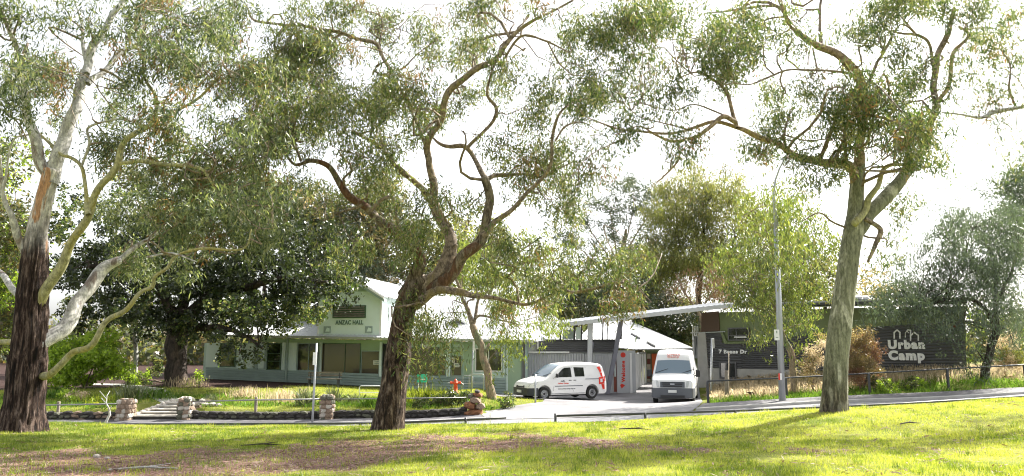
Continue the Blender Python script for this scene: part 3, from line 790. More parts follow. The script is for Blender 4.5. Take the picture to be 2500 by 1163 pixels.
# ------------------------------------------------------------------ left gum
br = 'branch'
A_l = [
 ('trunk', [(52,1050,128),(58,1000,112),(64,940,108),(72,850,100),(78,740,86),(84,650,74),(92,560,58),(110,480,50),(126,415,52)], 0, 0, 'barkA', dict(n=64, ridge=.09, flare=.25, rough=.03, wob=.0)),
 (br, [(126,440,44),(100,385,38),(85,330,32),(66,260,27),(55,190,24),(38,110,20),(15,45,16),(-20,-20,12)], 0, -.8, 'barkAw'),
 (br, [(126,450,46),(152,360,44),(175,300,40),(200,220,33),(215,160,30),(238,100,26),(268,55,21),(300,5,16),(330,-40,12)], 0, .8, 'barkAw'),
 (br, [(212,180,18),(207,120,13),(202,80,11),(195,40,8),(180,-10,5)], .3, 1.2, 'barkAw'),
 (br, [(214,205,20),(245,170,20),(280,140,18),(325,112,14),(380,80,9),(440,40,5)], .3, 2, 'barkAw'),
 (br, [(70,640,20),(45,575,24),(30,530,20),(10,485,16),(4,430,12),(0,380,9)], 0, -1, 'barkAw'),
 (br, [(62,740,26),(30,705,22),(5,672,18),(-30,640,14)], 0, .8, 'barkAw'),
 (br, [(60,850,30),(20,838,20),(-30,836,16)], 0, .5, 'barkAy'),
 (br, [(5,480,9),(30,350,6),(60,335,5),(70,350,4)], -1, -1.5, 'barkAw'),
 (br, [(85,760,44),(112,705,36),(150,645,32),(190,565,27),(214,520,25),(248,455,22),(284,398,21),(298,360,20),(330,325,18),(378,296,15),(430,272,11),(488,236,9),(528,190,7),(550,140,4)], 0, -1.6, 'barkAy'),
 (br, [(378,296,13),(382,240,11),(352,190,9),(346,130,8),(318,100,7),(335,50,4),(350,5,3)], -1.1, -2, 'barkAy'),
 (br, [(470,245,7),(480,200,5),(462,170,4)], -1.4, -1.6, 'barkAy'),
 (br, [(216,525,18),(206,470,13),(200,412,12),(172,385,12),(145,374,11),(100,332,9),(62,300,7),(20,285,4)], -.7, .5, 'barkAy'),
 (br, [(200,405,9),(216,352,9),(212,315,9),(250,298,8),(300,292,6),(350,310,4)], -.3, -1, 'barkAw'),
 (br, [(296,400,15),(360,395,14),(430,405,12),(492,412,10),(515,442,8),(542,487,6),(592,542,4)], -1, -2.2, 'barkAy'),
 (br, [(350,398,7),(430,375,7),(490,365,6),(560,320,4)], -1.2, -.4, 'barkAy'),
 (br, [(85,850,58),(128,815,56),(172,770,46),(215,692,42),(258,652,36),(292,630,28)], 0, 1.5, 'barkAw', dict(n=18, rough=.09)),
 (br, [(285,640,18),(325,610,16),(352,590,14),(395,560,9),(420,520,5)], 1.5, 2.4, 'barkAw'),
 (br, [(95,925,30),(130,895,24),(175,868,21),(232,820,19),(290,762,16),(340,717,14),(372,700,13),(377,672,11),(410,652,10),(432,622,9),(482,606,9),(552,609,8),(600,600,6),(614,560,4)], 0, -2.2, 'barkAy', dict(n=12, wob=.9)),
 (br, [(360,628,7),(420,620,7),(480,640,4)], -1.2, -1.8, 'barkAw'),
]
A_b = [(60,190,105,95,1.1,-.8),(30,40,90,40,1.3,-1),(150,20,110,28,1.2,-1),(80,270,60,40,.7,-.8),(330,30,100,40,1.0),(400,80,120,60,1.1),(520,60,90,60,1.1),(520,160,90,60,1.0,-1),(420,150,70,50,.9),
 (300,170,50,50,.7,.5),(440,255,60,40,.5,-1),(330,240,50,40,.6,1),(255,260,50,40,.5,1),(470,330,130,50,.6,-1),(600,270,70,80,.9,-1),(600,150,60,60,.8),(330,330,70,30,.5,1),
 (170,200,25,40,.6,.5),(20,340,30,25,.3),(480,450,130,50,.75,-.5),(620,380,80,70,.9),(560,520,100,50,.8,-1),(400,510,100,60,.7,1),(330,600,60,60,.7,2),(440,580,80,40,.7,0),(560,590,90,40,.7,0),
 (680,480,60,80,.9),(640,580,60,50,.8),(250,360,60,40,.35,1),(410,660,40,40,.6,.8),(300,480,50,50,.5,1.5)]
tree('gum_tree', 'huge gum tree at the left edge with shaggy dark lower trunk and white upper stems', 17.0, 52, A_l, A_b,
     lmat='leafA', alt=('leafAr', .12), cs=32, bunch=4, rad=(.16, .16, .19), L=.15, w=.020, hang=.8, per=70, seed=2, twigm='barkBl', dsp=1.4)

# ------------------------------------------------------------------ centre gum
B_l = [
 ('trunk', [(945,1052,104),(952,1005,90),(962,940,84),(972,870,80),(980,800,70),(992,745,68),(1012,705,76),(1030,680,62)], 0, 0, 'barkB', dict(n=56, ridge=.045, flare=.12, rough=.03, wob=.0)),
 (br, [(985,725,48),(1018,668,44),(1028,635,42),(1008,598,38),(962,560,34),(910,517,29),(862,482,25),(832,442,22),(800,402,18),(762,390,14),(722,402,11),(690,368,8),(652,372,5)], 0, -1.2, 'barkB', dict(n=18, rough=.08)),
 (br, [(735,395,9),(718,335,11),(714,290,9),(700,240,6),(660,200,4)], -1.1, -1.6, 'barkBl'),
 (br, [(700,380,8),(720,330,8),(716,300,7),(760,250,5),(800,240,4)], -1.1, -.4, 'barkBl'),
 (br, [(905,515,12),(930,490,13),(960,482,12),(966,520,9),(970,550,7),(990,575,5)], -.9, -1.6, 'barkBl'),
 (br, [(885,500,10),(860,512,8),(820,525,6),(790,540,4)], -.9, -.2, 'barkBl'),
 (br, [(1018,705,60),(1065,672,54),(1095,625,46),(1098,585,40),(1085,548,36),(1066,515,34),(1054,485,32)], 0, .3, 'barkBl', dict(n=18, rough=.07)),
 (br, [(1056,495,30),(1058,440,26),(1046,392,23),(1042,355,23),(1072,305,21),(1085,252,22),(1112,210,24),(1160,172,23),(1208,150,20),(1236,110,18),(1262,78,14),(1302,52,11),(1345,30,9),(1400,2,7)], .3, -1.5, 'barkBl', dict(n=14)),
 (br, [(1044,362,16),(1028,325,13),(1010,282,11),(990,240,9),(965,198,12),(940,150,13),(920,110,13),(880,96,13),(832,82,12),(752,66,11),(690,60,9),(622,50,8),(600,10,5)], .2, 1.5, 'barkBl', dict(n=12)),
 (br, [(925,115,6),(935,60,5),(920,20,4)], 1, 1.5, 'barkBl'),
 (br, [(1056,495,24),(1042,480,23),(1010,440,21),(978,412,19),(950,386,17),(930,362,15),(902,340,13),(862,320,11)], .3, -.9, 'barkBl', dict(n=12)),
 (br, [(955,385,8),(935,350,8),(920,310,6),(880,280,4)], -.4, .8, 'barkBl'),
 (br, [(1042,715,52),(1090,680,46),(1132,632,40),(1180,572,34),(1196,515,30),(1192,462,27),(1184,432,26)], 0, -.4, 'barkB', dict(n=18, rough=.08)),
 (br, [(1186,440,22),(1162,395,17),(1136,360,18),(1080,354,13),(1058,338,7),(1040,320,4)], -.4, .6, 'barkBl'),
 (br, [(1140,362,12),(1178,322,12),(1205,292,12),(1211,262,13),(1188,232,11),(1196,190,8),(1210,150,5)], -.2, -1.4, 'barkBl'),
 (br, [(1186,440,17),(1222,424,14),(1280,425,9),(1332,430,8),(1360,400,5)], -.4, .8, 'barkBl'),
 (br, [(1178,575,26),(1240,522,17),(1282,480,15),(1322,440,12),(1346,398,11),(1351,330,11),(1364,282,9),(1400,250,6),(1440,240,4)], -.3, -2, 'barkBl'),
 (br, [(1355,345,7),(1380,310,7),(1420,300,5),(1460,320,3)], -1.8, -2.4, 'barkBl'),
 (br, [(1222,160,9),(1270,90,9),(1330,100,7),(1390,130,5)], -.8, -2, 'barkBl'),
 (br, [(1012,745,40),(1048,716,32),(1085,708,27),(1128,713,23),(1152,722,18),(1200,726,13),(1250,738,11),(1292,742,11),(1345,720,10),(1374,700,8),(1352,684,5),(1340,660,3)], 0, -1.8, 'barkBl', dict(n=12)),
 (br, [(1370,702,12),(1400,716,10),(1450,708,9),(1500,690,8),(1550,700,6),(1590,740,4)], -1.8, -2.4, 'barkBl'),
 (br, [(1092,640,10),(1102,612,10),(1112,600,12)], .2, 0, 'barkBl', dict(sk=False)),
]
B_b = [(660,130,60,80,.9,1),(720,120,90,60,1.1,1),(720,210,100,60,1.15),(640,220,70,60,.9),(790,270,90,50,1.2),(730,300,70,50,1.0),(860,200,70,80,1.0),(860,50,60,50,1.1,1),(930,50,60,45,1.1,1),(800,140,70,60,1.2),
 (700,40,70,40,.9,1),(1000,140,60,50,1.1),(1040,110,55,55,1.2),(960,230,80,70,1.0),(1010,240,50,60,.9),(900,340,70,40,.7),(830,340,80,50,.9),(900,410,80,40,.6),(990,320,70,50,.8),(1090,250,60,50,.7),(1130,70,50,45,1.1),(1180,110,70,55,.9),
 (1240,190,50,50,.8),(1120,130,60,45,.7),(1190,30,70,35,1.1),(1320,50,60,40,1.0),(1290,300,45,50,.8),(1290,240,45,40,.8),(1335,330,40,90,1.3),(1360,210,50,50,.8),(1390,330,35,40,.6),(1300,400,55,35,1.0),(1360,450,45,60,1.1),(1250,400,40,30,.6),
 (1180,300,40,40,.4),(1150,470,40,40,.6),(1110,500,40,60,.55),(1010,540,60,50,.7),(950,450,50,40,.7),(700,330,70,40,.9),(640,330,60,50,.8),(770,440,60,30,.5),(1380,540,45,40,.9),(1340,500,40,40,.7),(1260,610,40,30,.3),
 (870,560,60,40,.7),(940,600,60,40,.6),(890,620,50,40,.6),(1120,800,35,25,1.1,-.6),(1070,830,40,25,1.1,-.6),(1030,800,35,25,.9,-.6),(1024,872,12,24,1.0,-.6),(1200,640,60,40,.6,-1),(1180,690,60,25,.7,-1.2),(1290,700,50,30,.7,-1.4),(1240,760,60,25,.6,-1.4),(1390,690,40,30,.6,-1.6),(1340,760,40,30,.5,-1.4),(1440,670,50,35,.9,-1.9),(1500,720,50,30,.9,-2),(1550,690,45,30,.9,-2.2),(1430,610,50,30,.5,-2),(1530,640,40,25,.5,-2)]
tree('gum_tree', 'twisting brown gum tree in the middle of the lawn, forking low into three limbs', 19.0, 945, B_l, B_b, lmat='leafB', alt=('leafAr', .04), cs=31, bunch=4, rad=(.16, .16, .19), L=.15, w=.020, hang=.8, per=70, seed=3, twigm='barkBl', dsp=1.5)

# ------------------------------------------------------------------ right gum
C_l = [
 ('trunk', [(2036,1006,88),(2038,960,74),(2042,880,70),(2052,790,68),(2064,700,65),(2074,620,62),(2084,560,60),(2088,520,50),(2092,460,44),(2098,400,38)], 0, 0, 'barkC', dict(n=52, ridge=.025, flare=.1, rough=.02, wob=.0)),
 (br, [(2096,410,38),(2102,350,34),(2106,290,31),(2106,220,31),(2092,172,32),(2052,140,28),(2008,112,25),(1965,92,21),(1935,62,18),(1912,20,16),(1895,-20,13)], 0, -1, 'barkCl', dict(n=16)),
 (br, [(2006,118,15),(2001,80,13),(2003,40,11),(2006,-15,9)], -.6, 0, 'barkBl'),
 (br, [(2070,168,6),(2120,175,5)], -.2, -.2, 'barkCl'),
 (br, [(2092,190,10),(2060,176,9),(2008,172,8),(1925,171,8),(1872,190,7),(1832,206,5),(1790,202,4)], -.3, -1.8, 'barkBl'),
 (br, [(2112,215,10),(2138,160,10),(2160,122,9),(2176,90,7),(2152,60,5)], 0, 1, 'barkBl'),
 (br, [(2158,125,7),(2142,85,5),(2130,60,4)], .6, .8, 'barkBl'),
 (br, [(2160,120,6),(2200,60,6),(2240,85,8),(2180,20,5)], .5, 1.2, 'barkBl'),
 (br, [(2088,450,32),(2078,418,33),(2045,396,31),(1992,396,28),(1942,381,25),(1900,352,23),(1850,335,20),(1802,312,16),(1752,298,13),(1700,309,11),(1632,326,9),(1552,320,8),(1500,312,7),(1440,290,5),(1410,270,4)], 0, -1.8, 'barkCl', dict(n=14)),
 (br, [(1800,312,14),(1786,265,13),(1772,222,12),(1742,196,10),(1702,176,7),(1660,190,4)], -1.1, -.4, 'barkCl'),
 (br, [(1798,300,16),(1762,285,17),(1732,310,15),(1692,335,13),(1642,345,11),(1600,330,8),(1560,308,6),(1500,330,4)], -1.1, -2.2, 'barkCl'),
 (br, [(1656,345,8),(1657,388,8),(1632,420,6),(1602,448,4)], -1.8, -2, 'barkCl'),
 (br, [(1560,318,6),(1500,350,5),(1440,380,4),(1390,440,3)], -1.6, -2.4, 'barkBl'),
 (br, [(1790,290,6),(1740,270,6),(1690,255,5),(1640,270,4),(1560,250,3)], -1.1, .2, 'barkBl'),
 (br, [(1690,320,6),(1620,300,5),(1560,285,4),(1520,250,3)], -1.7, -.8, 'barkBl'),
 (br, [(2092,570,44),(2118,528,47),(2150,495,45),(2192,450,42),(2222,410,38),(2232,400,30)], 0, .5, 'barkC', dict(n=16, rough=.06)),
 (br, [(2222,415,20),(2252,365,20),(2274,310,22),(2284,250,23),(2282,180,22),(2298,115,20),(2322,60,16),(2330,20,12)], .5, 1.5, 'barkBl', dict(n=12)),
 (br, [(2284,190,14),(2272,110,10),(2242,86,10),(2200,80,8),(2160,70,5)], .9, .4, 'barkBl'),
 (br, [(2290,250,14),(2320,190,13),(2326,125,13),(2360,95,12),(2362,78,10),(2340,65,8)], .9, 1.8, 'barkCl'),
 (br, [(2210,402,12),(2214,362,12),(2202,345,9),(2180,330,7),(2150,300,4)], .5, 0, 'barkCl'),
 (br, [(2222,408,12),(2190,402,13),(2162,410,15),(2146,448,17),(2122,485,20),(2116,512,20),(2086,545,26)], .2, -.3, 'barkAy', dict(sk=False)),
 (br, [(2112,535,16),(2150,560,18),(2138,600,15),(2118,640,9)], -.25, -.3, 'barkBl', dict(sk=False)),
 (br, [(2075,560,8),(2030,540,7),(2000,520,5),(1960,540,4)], 0, -.5, 'barkBl'),
]
C_b = [(1430,130,60,90,1.2,-1.5),(1480,50,90,50,1.1,-1),(1420,230,50,50,.8,-1.5),(1500,240,80,45,1.0,-1),(1590,110,80,80,1.4),(1570,40,80,40,1.0),(1700,60,90,60,1.0),(1720,130,80,50,1.0),(1640,210,60,45,.8),(1560,290,50,35,.8,-1.5),
 (1490,300,40,40,.9,-1.5),(1800,140,70,70,1.3),(1850,60,80,60,1.1),(1900,210,60,35,.7),(1830,230,50,30,.5),(1950,290,70,50,.7),(2000,240,60,50,.8),(2040,330,60,50,1.0),(2120,260,80,70,1.2,-1),(2200,280,80,60,1.2,-1),(2110,330,70,50,1.2,-1),(2170,340,60,50,1.1),
 (2200,190,80,60,.9),(2160,50,80,50,1.1),(2230,30,90,40,1.3),(2320,20,80,35,1.2),(2400,60,60,50,1.2),(2400,140,45,35,1.5),(2350,220,50,50,.7),(2300,300,60,50,.9),(2250,370,60,45,1.1),(2290,350,50,30,.9),(1835,370,45,35,1.0,-1),(1870,410,30,22,.8,-1),(1960,410,35,18,.5,-1),
 (1960,350,60,35,.5),(2060,60,60,50,.8),(2000,60,50,40,.6),(2200,500,30,40,.35),(2190,590,40,30,.35),(1450,390,50,30,.4,-2),(1600,400,50,40,.4,-2),(1380,400,20,40,.4,-2),(1690,220,40,35,.4),(1610,300,50,35,.5,-1),(2000,450,30,30,.35),(2450,30,50,30,1),(1930,20,60,30,.6)]
tree('gum_tree', 'smooth grey-green gum tree at the right of the lawn with a long limb reaching left', 19.0, 2036, C_l, C_b, lmat='leafC', alt=('leafAr', .05), cs=31, bunch=4, rad=(.16, .16, .19), L=.15, w=.020, hang=.8, per=70, seed=4, twigm='barkBl', dsp=1.5)

# ------------------------------------------------------------------ gum just outside the right edge
D_l = [('trunk', [(2800,1010,80),(2790,850,62),(2770,650,55),(2740,480,48),(2700,380,36),(2650,320,26)], 0, 0, 'barkAw', dict(n=16, flare=.3)),
 (br, [(2660,325,20),(2580,285,16),(2520,262,14),(2470,268,15),(2430,275,16),(2395,287,12),(2350,282,8),(2300,275,5)], 0, -.4, 'barkAw', dict(n=12)),
 (br, [(2480,262,9),(2465,220,8),(2468,160,6),(2440,120,4)], 0, -.4, 'barkBl'),
 (br, [(2700,380,20),(2660,200,16),(2600,60,12)], 0, .6, 'barkAw')]
D_b = [(2470,320,40,30,1.0),(2480,370,35,30,.9),(2450,230,50,40,.9),(2380,245,50,30,.8),(2480,160,40,50,.8),(2420,190,40,30,.7),(2600,200,90,120,1.0),(2620,380,90,80,1.0),(2480,60,40,30,.6),(2340,300,35,20,.5)]
tree('gum_tree', 'pale gum limb reaching in from beyond the right edge of the photo with hanging leaves', 19.5, 2800, D_l, D_b, lmat='leafC', cs=40, alt=('leafAr', .15), seed=5, twigm='barkBl')

# ================================================================== BACKGROUND TREES
def bgtree(name, label, Y, px, limbs, blobs, group='trees behind the buildings', **k): 
    return tree(name, label, Y, px, limbs, blobs, group=group, **k)
# fig
tree('fig_tree', 'broad dense dark fig tree overhanging the left end of the green hall', 40.0, 432,
 [('trunk', [(432,935,70),(430,880,64),(432,820,62),(440,760,66)], 0, 0, 'barkD', dict(n=18, flare=.6, rough=.1)),
  (br, [(440,790,40),(520,720,34),(610,700,26),(700,680,18),(800,690,10)], 0, -3, 'barkD'), (br, [(435,780,36),(380,700,30),(300,660,22),(220,650,14)], 0, -1, 'barkD'),
  (br, [(440,790,36),(460,680,30),(480,580,20),(500,500,12)], 0, 1, 'barkD'), (br, [(445,800,30),(540,800,20),(600,820,12),(640,850,8)], 0, -3, 'barkD')],
 [(480,690,190,100,2.4),(620,700,140,80,2.2),(720,690,110,70,2.0,-2),(800,680,80,60,1.8,-2),(300,640,130,90,2.0),(230,760,90,60,1.6),(400,600,150,80,1.8),(560,590,150,80,1.8),(700,600,110,70,1.7),(480,790,150,40,2.0,-1),
  (590,800,80,30,1.8,-2),(640,770,70,40,1.8,-2),(700,750,60,35,1.8,-2.5),(520,850,60,25,1.0,-1),(330,790,60,40,1.2),(450,500,140,60,1.4),(620,510,120,60,1.4),(180,650,60,90,1.6),(760,590,80,50,1.4),(840,600,50,50,1.2),(600,860,30,20,.8,-3),(330,520,90,70,1.4),(190,540,60,60,1.3)],
 cat='tree', lmat='leafF', alt=('leafC', .2), cs=56, dsp=2.2, per=150, sub=10, rad=(.55,.55,.4), L=.17, w=.085, hang=.25, rb=.05, frac=.25, seed=11)
# small leaning gum by the drive
tree('gum_tree', 'small leaning gum tree with tan trunk beside the driveway, in front of the hall', 35.5, 1200,
 [('trunk', [(1200,968,30),(1192,920,26),(1180,870,24),(1168,830,22),(1152,795,22)], 0, 0, 'barkT', dict(n=14, flare=.2)),
  (br, [(1154,800,17),(1142,760,15),(1125,720,11),(1110,670,8),(1090,620,5)], 0, -.8, 'barkBl'), (br, [(1154,800,17),(1160,765,11),(1172,720,8),(1190,660,7),(1200,620,5)], 0, .8, 'barkBl'),
  (br, [(1150,790,9),(1170,770,8),(1215,780,6),(1260,790,4)], 0, -1, 'barkBl'), (br, [(1190,680,7),(1240,650,6),(1300,640,5),(1330,620,4)], .5, 1, 'barkBl'), (br, [(1178,866,10),(1192,850,10),(1196,838,7)], 0, -.2, 'barkT', dict(sk=False)), (br, [(1190,660,6),(1260,620,5),(1320,580,4)], .5, -1, 'barkBl'), (br, [(1240,652,5),(1300,670,5),(1350,690,4)], .5, -1, 'barkBl')],
 [(1210,650,90,60,1.0),(1290,660,80,60,1.1),(1310,620,60,35,.9),(1360,680,50,50,1.0),(1150,630,70,50,.8),(1230,720,70,35,1.0),(1300,740,60,40,1.1),(1270,790,50,35,1.2),(1220,840,25,40,1.0),(1230,880,18,22,1.2),(1210,780,30,30,.7),(1350,760,40,40,1.0),(1120,780,30,30,.5),(1390,640,40,40,.8),(1340,800,25,20,.8),(1150,700,50,30,.6)],
 lmat='leafT', cs=42, dsp=1.4, per=80, sub=9, rad=(.4,.4,.42), L=.2, w=.04, hang=1.3, rb=.03, seed=12)
# drooping gum in front of the charcoal building
tree('gum_tree', 'drooping gum tree with thin bent trunk in front of the charcoal corrugated wall', 33.6, 1934,
 [('trunk', [(1934,928,20),(1934,890,19),(1928,855,18),(1914,830,15),(1905,790,13),(1900,740,12)], 0, 0, 'barkT', dict(n=12)),
  (br, [(1902,770,10),(1880,730,8),(1850,700,6),(1830,740,4)], 0, -1, 'barkBl'), (br, [(1900,745,10),(1890,680,8),(1885,620,7),(1870,560,5)], 0, 0, 'barkBl'), (br, [(1900,740,9),(1930,700,8),(1960,640,6),(1970,560,4)], 0, .6, 'barkBl'), (br, [(1890,640,6),(1930,580,5),(1990,570,4)], 0, .5, 'barkBl'), (br, [(1905,800,7),(1870,760,5),(1820,750,4)], 0, -.5, 'barkBl')],
 [(1860,710,60,50,1.2),(1835,745,40,40,1.2),(1860,805,24,38,1.1),(1900,690,70,60,1.1),(1950,720,60,70,1.2),(1970,780,35,45,1.0),(1900,600,60,60,1.2,-4.6),(1905,540,50,50,1.1,-4.6),(1885,500,40,30,.8,-4.6),(1900,635,35,25,1.0,-4.6),(1840,610,60,60,1.1),(1960,620,60,50,1.0),(1990,540,50,60,1.0),(1920,520,60,50,.9),(1850,530,50,50,.9),(1960,470,50,40,.7),(1800,640,50,60,1.0),(1900,780,40,40,.9),(1955,830,25,30,.7),(1785,690,30,30,.8),(1870,470,40,30,.5),(2020,620,30,60,.8)],
 lmat='leafT', alt=('leafB', .4), cs=40, dsp=1.3, per=84, sub=9, rad=(.4,.4,.42), L=.2, w=.036, hang=1.3, rb=.03, seed=13)
# she-oak right
tree('sheoak_tree', 'grey-green she-oak with dark leaning trunk at the right, overhanging the painted wall sign', 33.0, 2400,
 [('trunk', [(2404,934,26),(2408,890,24),(2420,850,22),(2430,815,22),(2428,770,20)], 0, 0, 'barkD', dict(n=14)),
  (br, [(2428,790,18),(2400,750,14),(2370,730,10),(2300,735,8),(2220,745,4)], 0, -1.5, 'barkD'), (br, [(2428,780,14),(2432,700,12),(2420,620,8),(2380,560,5)], 0, 0, 'barkD'), (br, [(2420,700,9),(2380,650,8),(2340,610,5),(2300,570,4)], 0, .8, 'barkD'), (br, [(2430,740,10),(2470,660,9),(2490,580,5)], 0, .6, 'barkD'), (br, [(2425,800,10),(2390,790,7),(2340,780,4)], 0, -.4, 'barkD')],
 [(2330,590,90,60,1.6),(2260,640,70,60,1.4),(2400,600,90,70,1.6),(2460,680,70,80,1.6),(2300,700,100,50,1.5),(2200,720,60,40,1.2,-1),(2380,720,90,60,1.5),(2250,760,70,30,1.0,-1),(2330,765,70,30,1.8,-1),(2240,735,90,25,1.8,-1),(2170,745,50,25,1.6,-1),(2290,780,50,20,1.3,-1),(2460,780,60,50,1.5),(2380,830,30,50,.9),(2480,560,60,60,1.4),(2170,690,40,30,.8,-1),(2330,540,60,30,1.2),(2180,760,30,25,.7,-1),(2440,520,50,40,1.2),(2370,880,20,30,.5)],
 lmat='leafD', cs=44, dsp=1.5, per=130, sub=10, rad=(.42,.42,.4), L=.22, w=.022, hang=.9, rb=.03, seed=14)
bgtree('oak_tree', 'dark grey-green tree crown rising at the far right edge above the she-oak', 50.0, 2560,
 [('trunk', [(2560,930,40),(2555,700,34),(2540,560,24),(2510,470,14)], 0, 0, 'barkD'), (br, [(2550,640,16),(2500,560,12),(2450,500,6)], 0, 1, 'barkD')],
 [(2470,500,60,60,2),(2500,430,50,40,1.6),(2450,560,50,40,1.4),(2540,520,70,90,2),(2440,470,35,35,1.4),(2500,620,60,80,1.8)],
 lmat='leafD', cs=46, dsp=1.8, per=130, sub=10, rad=(.6,.6,.5), L=.3, w=.05, hang=.3, rb=.05, frac=.3, seed=15)
# behind the hall
bgtree('gum_tree', 'olive gum crown rising behind the hall roof, left of the brown gum', 60.0, 880,
 [('trunk', [(880,900,30),(885,700,26),(900,600,18),(920,520,10)], 0, 0, 'barkBl'), (br, [(890,680,12),(840,600,9),(800,540,5)], 0, 1, 'barkBl'), (br, [(895,640,12),(960,560,8),(1000,520,5)], 0, 1, 'barkBl')],
 [(880,520,110,50,1.2),(960,480,90,40,1.0),(820,580,90,60,1.2),(940,590,100,60,1.3),(1010,640,60,40,1.0),(880,650,100,40,1.2),(990,540,60,50,1),(900,445,60,20,.7),(780,520,60,50,1.0),(960,680,60,30,1.2)],
 lmat='leafG', alt=('leafO', .15), cs=34, dsp=2.2, per=90, sub=9, rad=(.7,.7,.5), L=.34, w=.09, hang=.5, rb=.06, frac=.3, seed=16)
bgtree('gum_tree', 'pale olive gum crown behind the hall roof, between the two forks of the brown gum', 64.0, 1120,
 [('trunk', [(1120,900,28),(1125,700,24),(1130,600,14),(1140,540,8)], 0, 0, 'barkBl'), (br, [(1125,680,12),(1180,610,8),(1220,560,4)], 0, 1, 'barkBl')],
 [(1120,600,70,70,1.3),(1180,600,60,50,1.1),(1060,620,50,50,1.1),(1120,680,90,40,1.3),(1230,620,50,40,.9),(1150,540,50,40,.8),(1060,560,40,40,.8),(1210,575,20,35,1.0)],
 lmat='leafY', alt=('leafG', .5), cs=34, dsp=2.2, per=90, sub=9, rad=(.7,.7,.5), L=.34, w=.09, hang=.5, rb=.06, frac=.3, seed=17)
bgtree('pine_tree', 'tall open-crowned tree with layered dark clumps behind the breezeway', 78.0, 1500,
 [('trunk', [(1500,900,22),(1505,760,18),(1515,640,14),(1530,560,9)], 0, 0, 'barkBl'), (br, [(1508,700,9),(1480,620,6),(1440,560,4),(1430,510,3)], 0, 1, 'barkBl'), (br, [(1512,660,8),(1500,580,5),(1490,520,3)], 0, 0, 'barkBl'), (br, [(1515,640,8),(1560,560,5),(1590,520,3)], 0, 1, 'barkBl'), (br, [(1510,690,7),(1450,640,4),(1410,600,3)], 0, 1, 'barkBl'), (br, [(1520,620,6),(1540,540,4),(1550,480,3)], 0, 1, 'barkBl')],
 [(1440,505,40,14,1.6),(1480,480,40,12,1.4),(1530,455,60,18,1.6),(1420,545,35,16,1.6),(1470,540,40,14,1.4),(1510,520,40,14,1.3),(1405,590,35,18,1.6),(1450,590,40,16,1.4),(1500,580,30,14,1.2),(1560,500,50,18,1.5),(1430,640,40,18,1.2),(1540,620,50,30,1.8),(1560,660,60,30,1.6),(1590,470,40,25,1.4),(1480,650,30,15,1.0),(1580,560,40,25,1.2)],
 lmat='leafN', cs=30, dsp=2.2, per=120, sub=10, rad=(.8,.8,.3), L=.35, w=.06, hang=.0, rb=.07, frac=.7, seed=18)
bgtree('wattle_tree', 'tall feathery yellow-green wattle crown behind the breezeway roof', 62.0, 1700,
 [('trunk', [(1705,900,22),(1705,740,18),(1715,640,13),(1720,540,8)], 0, 0, 'barkD'), (br, [(1710,680,10),(1660,600,7),(1650,500,4)], 0, 1, 'barkD'), (br, [(1712,660,10),(1790,590,7),(1830,520,4)], 0, 1, 'barkD')],
 [(1700,480,70,50,1.7),(1650,520,60,60,1.7),(1760,470,60,40,1.6),(1640,600,60,60,1.7),(1720,570,80,70,1.8),(1800,540,60,50,1.6),(1790,620,80,60,1.8),(1700,650,90,40,1.8),(1860,580,50,50,1.4),(1610,650,50,50,1.6),(1700,430,40,18,1.2),(1780,440,25,15,1),(1650,460,40,30,1.2),(1830,500,40,35,1.2),(1620,700,50,30,1.4)],
 lmat='leafY', alt=('leafG', .35), cs=32, dsp=2.0, per=110, sub=10, rad=(.6,.6,.6), L=.36, w=.05, hang=.9, rb=.06, frac=.2, seed=19)
bgtree('bare_tree', 'leafless pinkish brown twiggy tree above the sloping white roof edge', 56.0, 1710,
 [('trunk', [(1715,900,16),(1712,800,14),(1700,740,9)], 0, 0, 'barkT'), (br, [(1705,760,8),(1670,710,5),(1650,670,3)], 0, 1, 'barkT'), (br, [(1705,760,8),(1740,720,5),(1780,680,3)], 0, 1, 'barkT'), (br, [(1702,745,7),(1700,700,5),(1720,660,3)], 0, 1, 'barkT')],
 [(1680,700,50,35,1.5),(1740,700,45,35,1.5),(1700,740,70,20,1.3),(1770,690,20,20,1.0)],
 lmat='leafR', cs=40, dsp=1.2, per=90, sub=9, rad=(.5,.5,.5), L=.4, w=.02, hang=-.7, rb=.05, frac=1, seed=20)
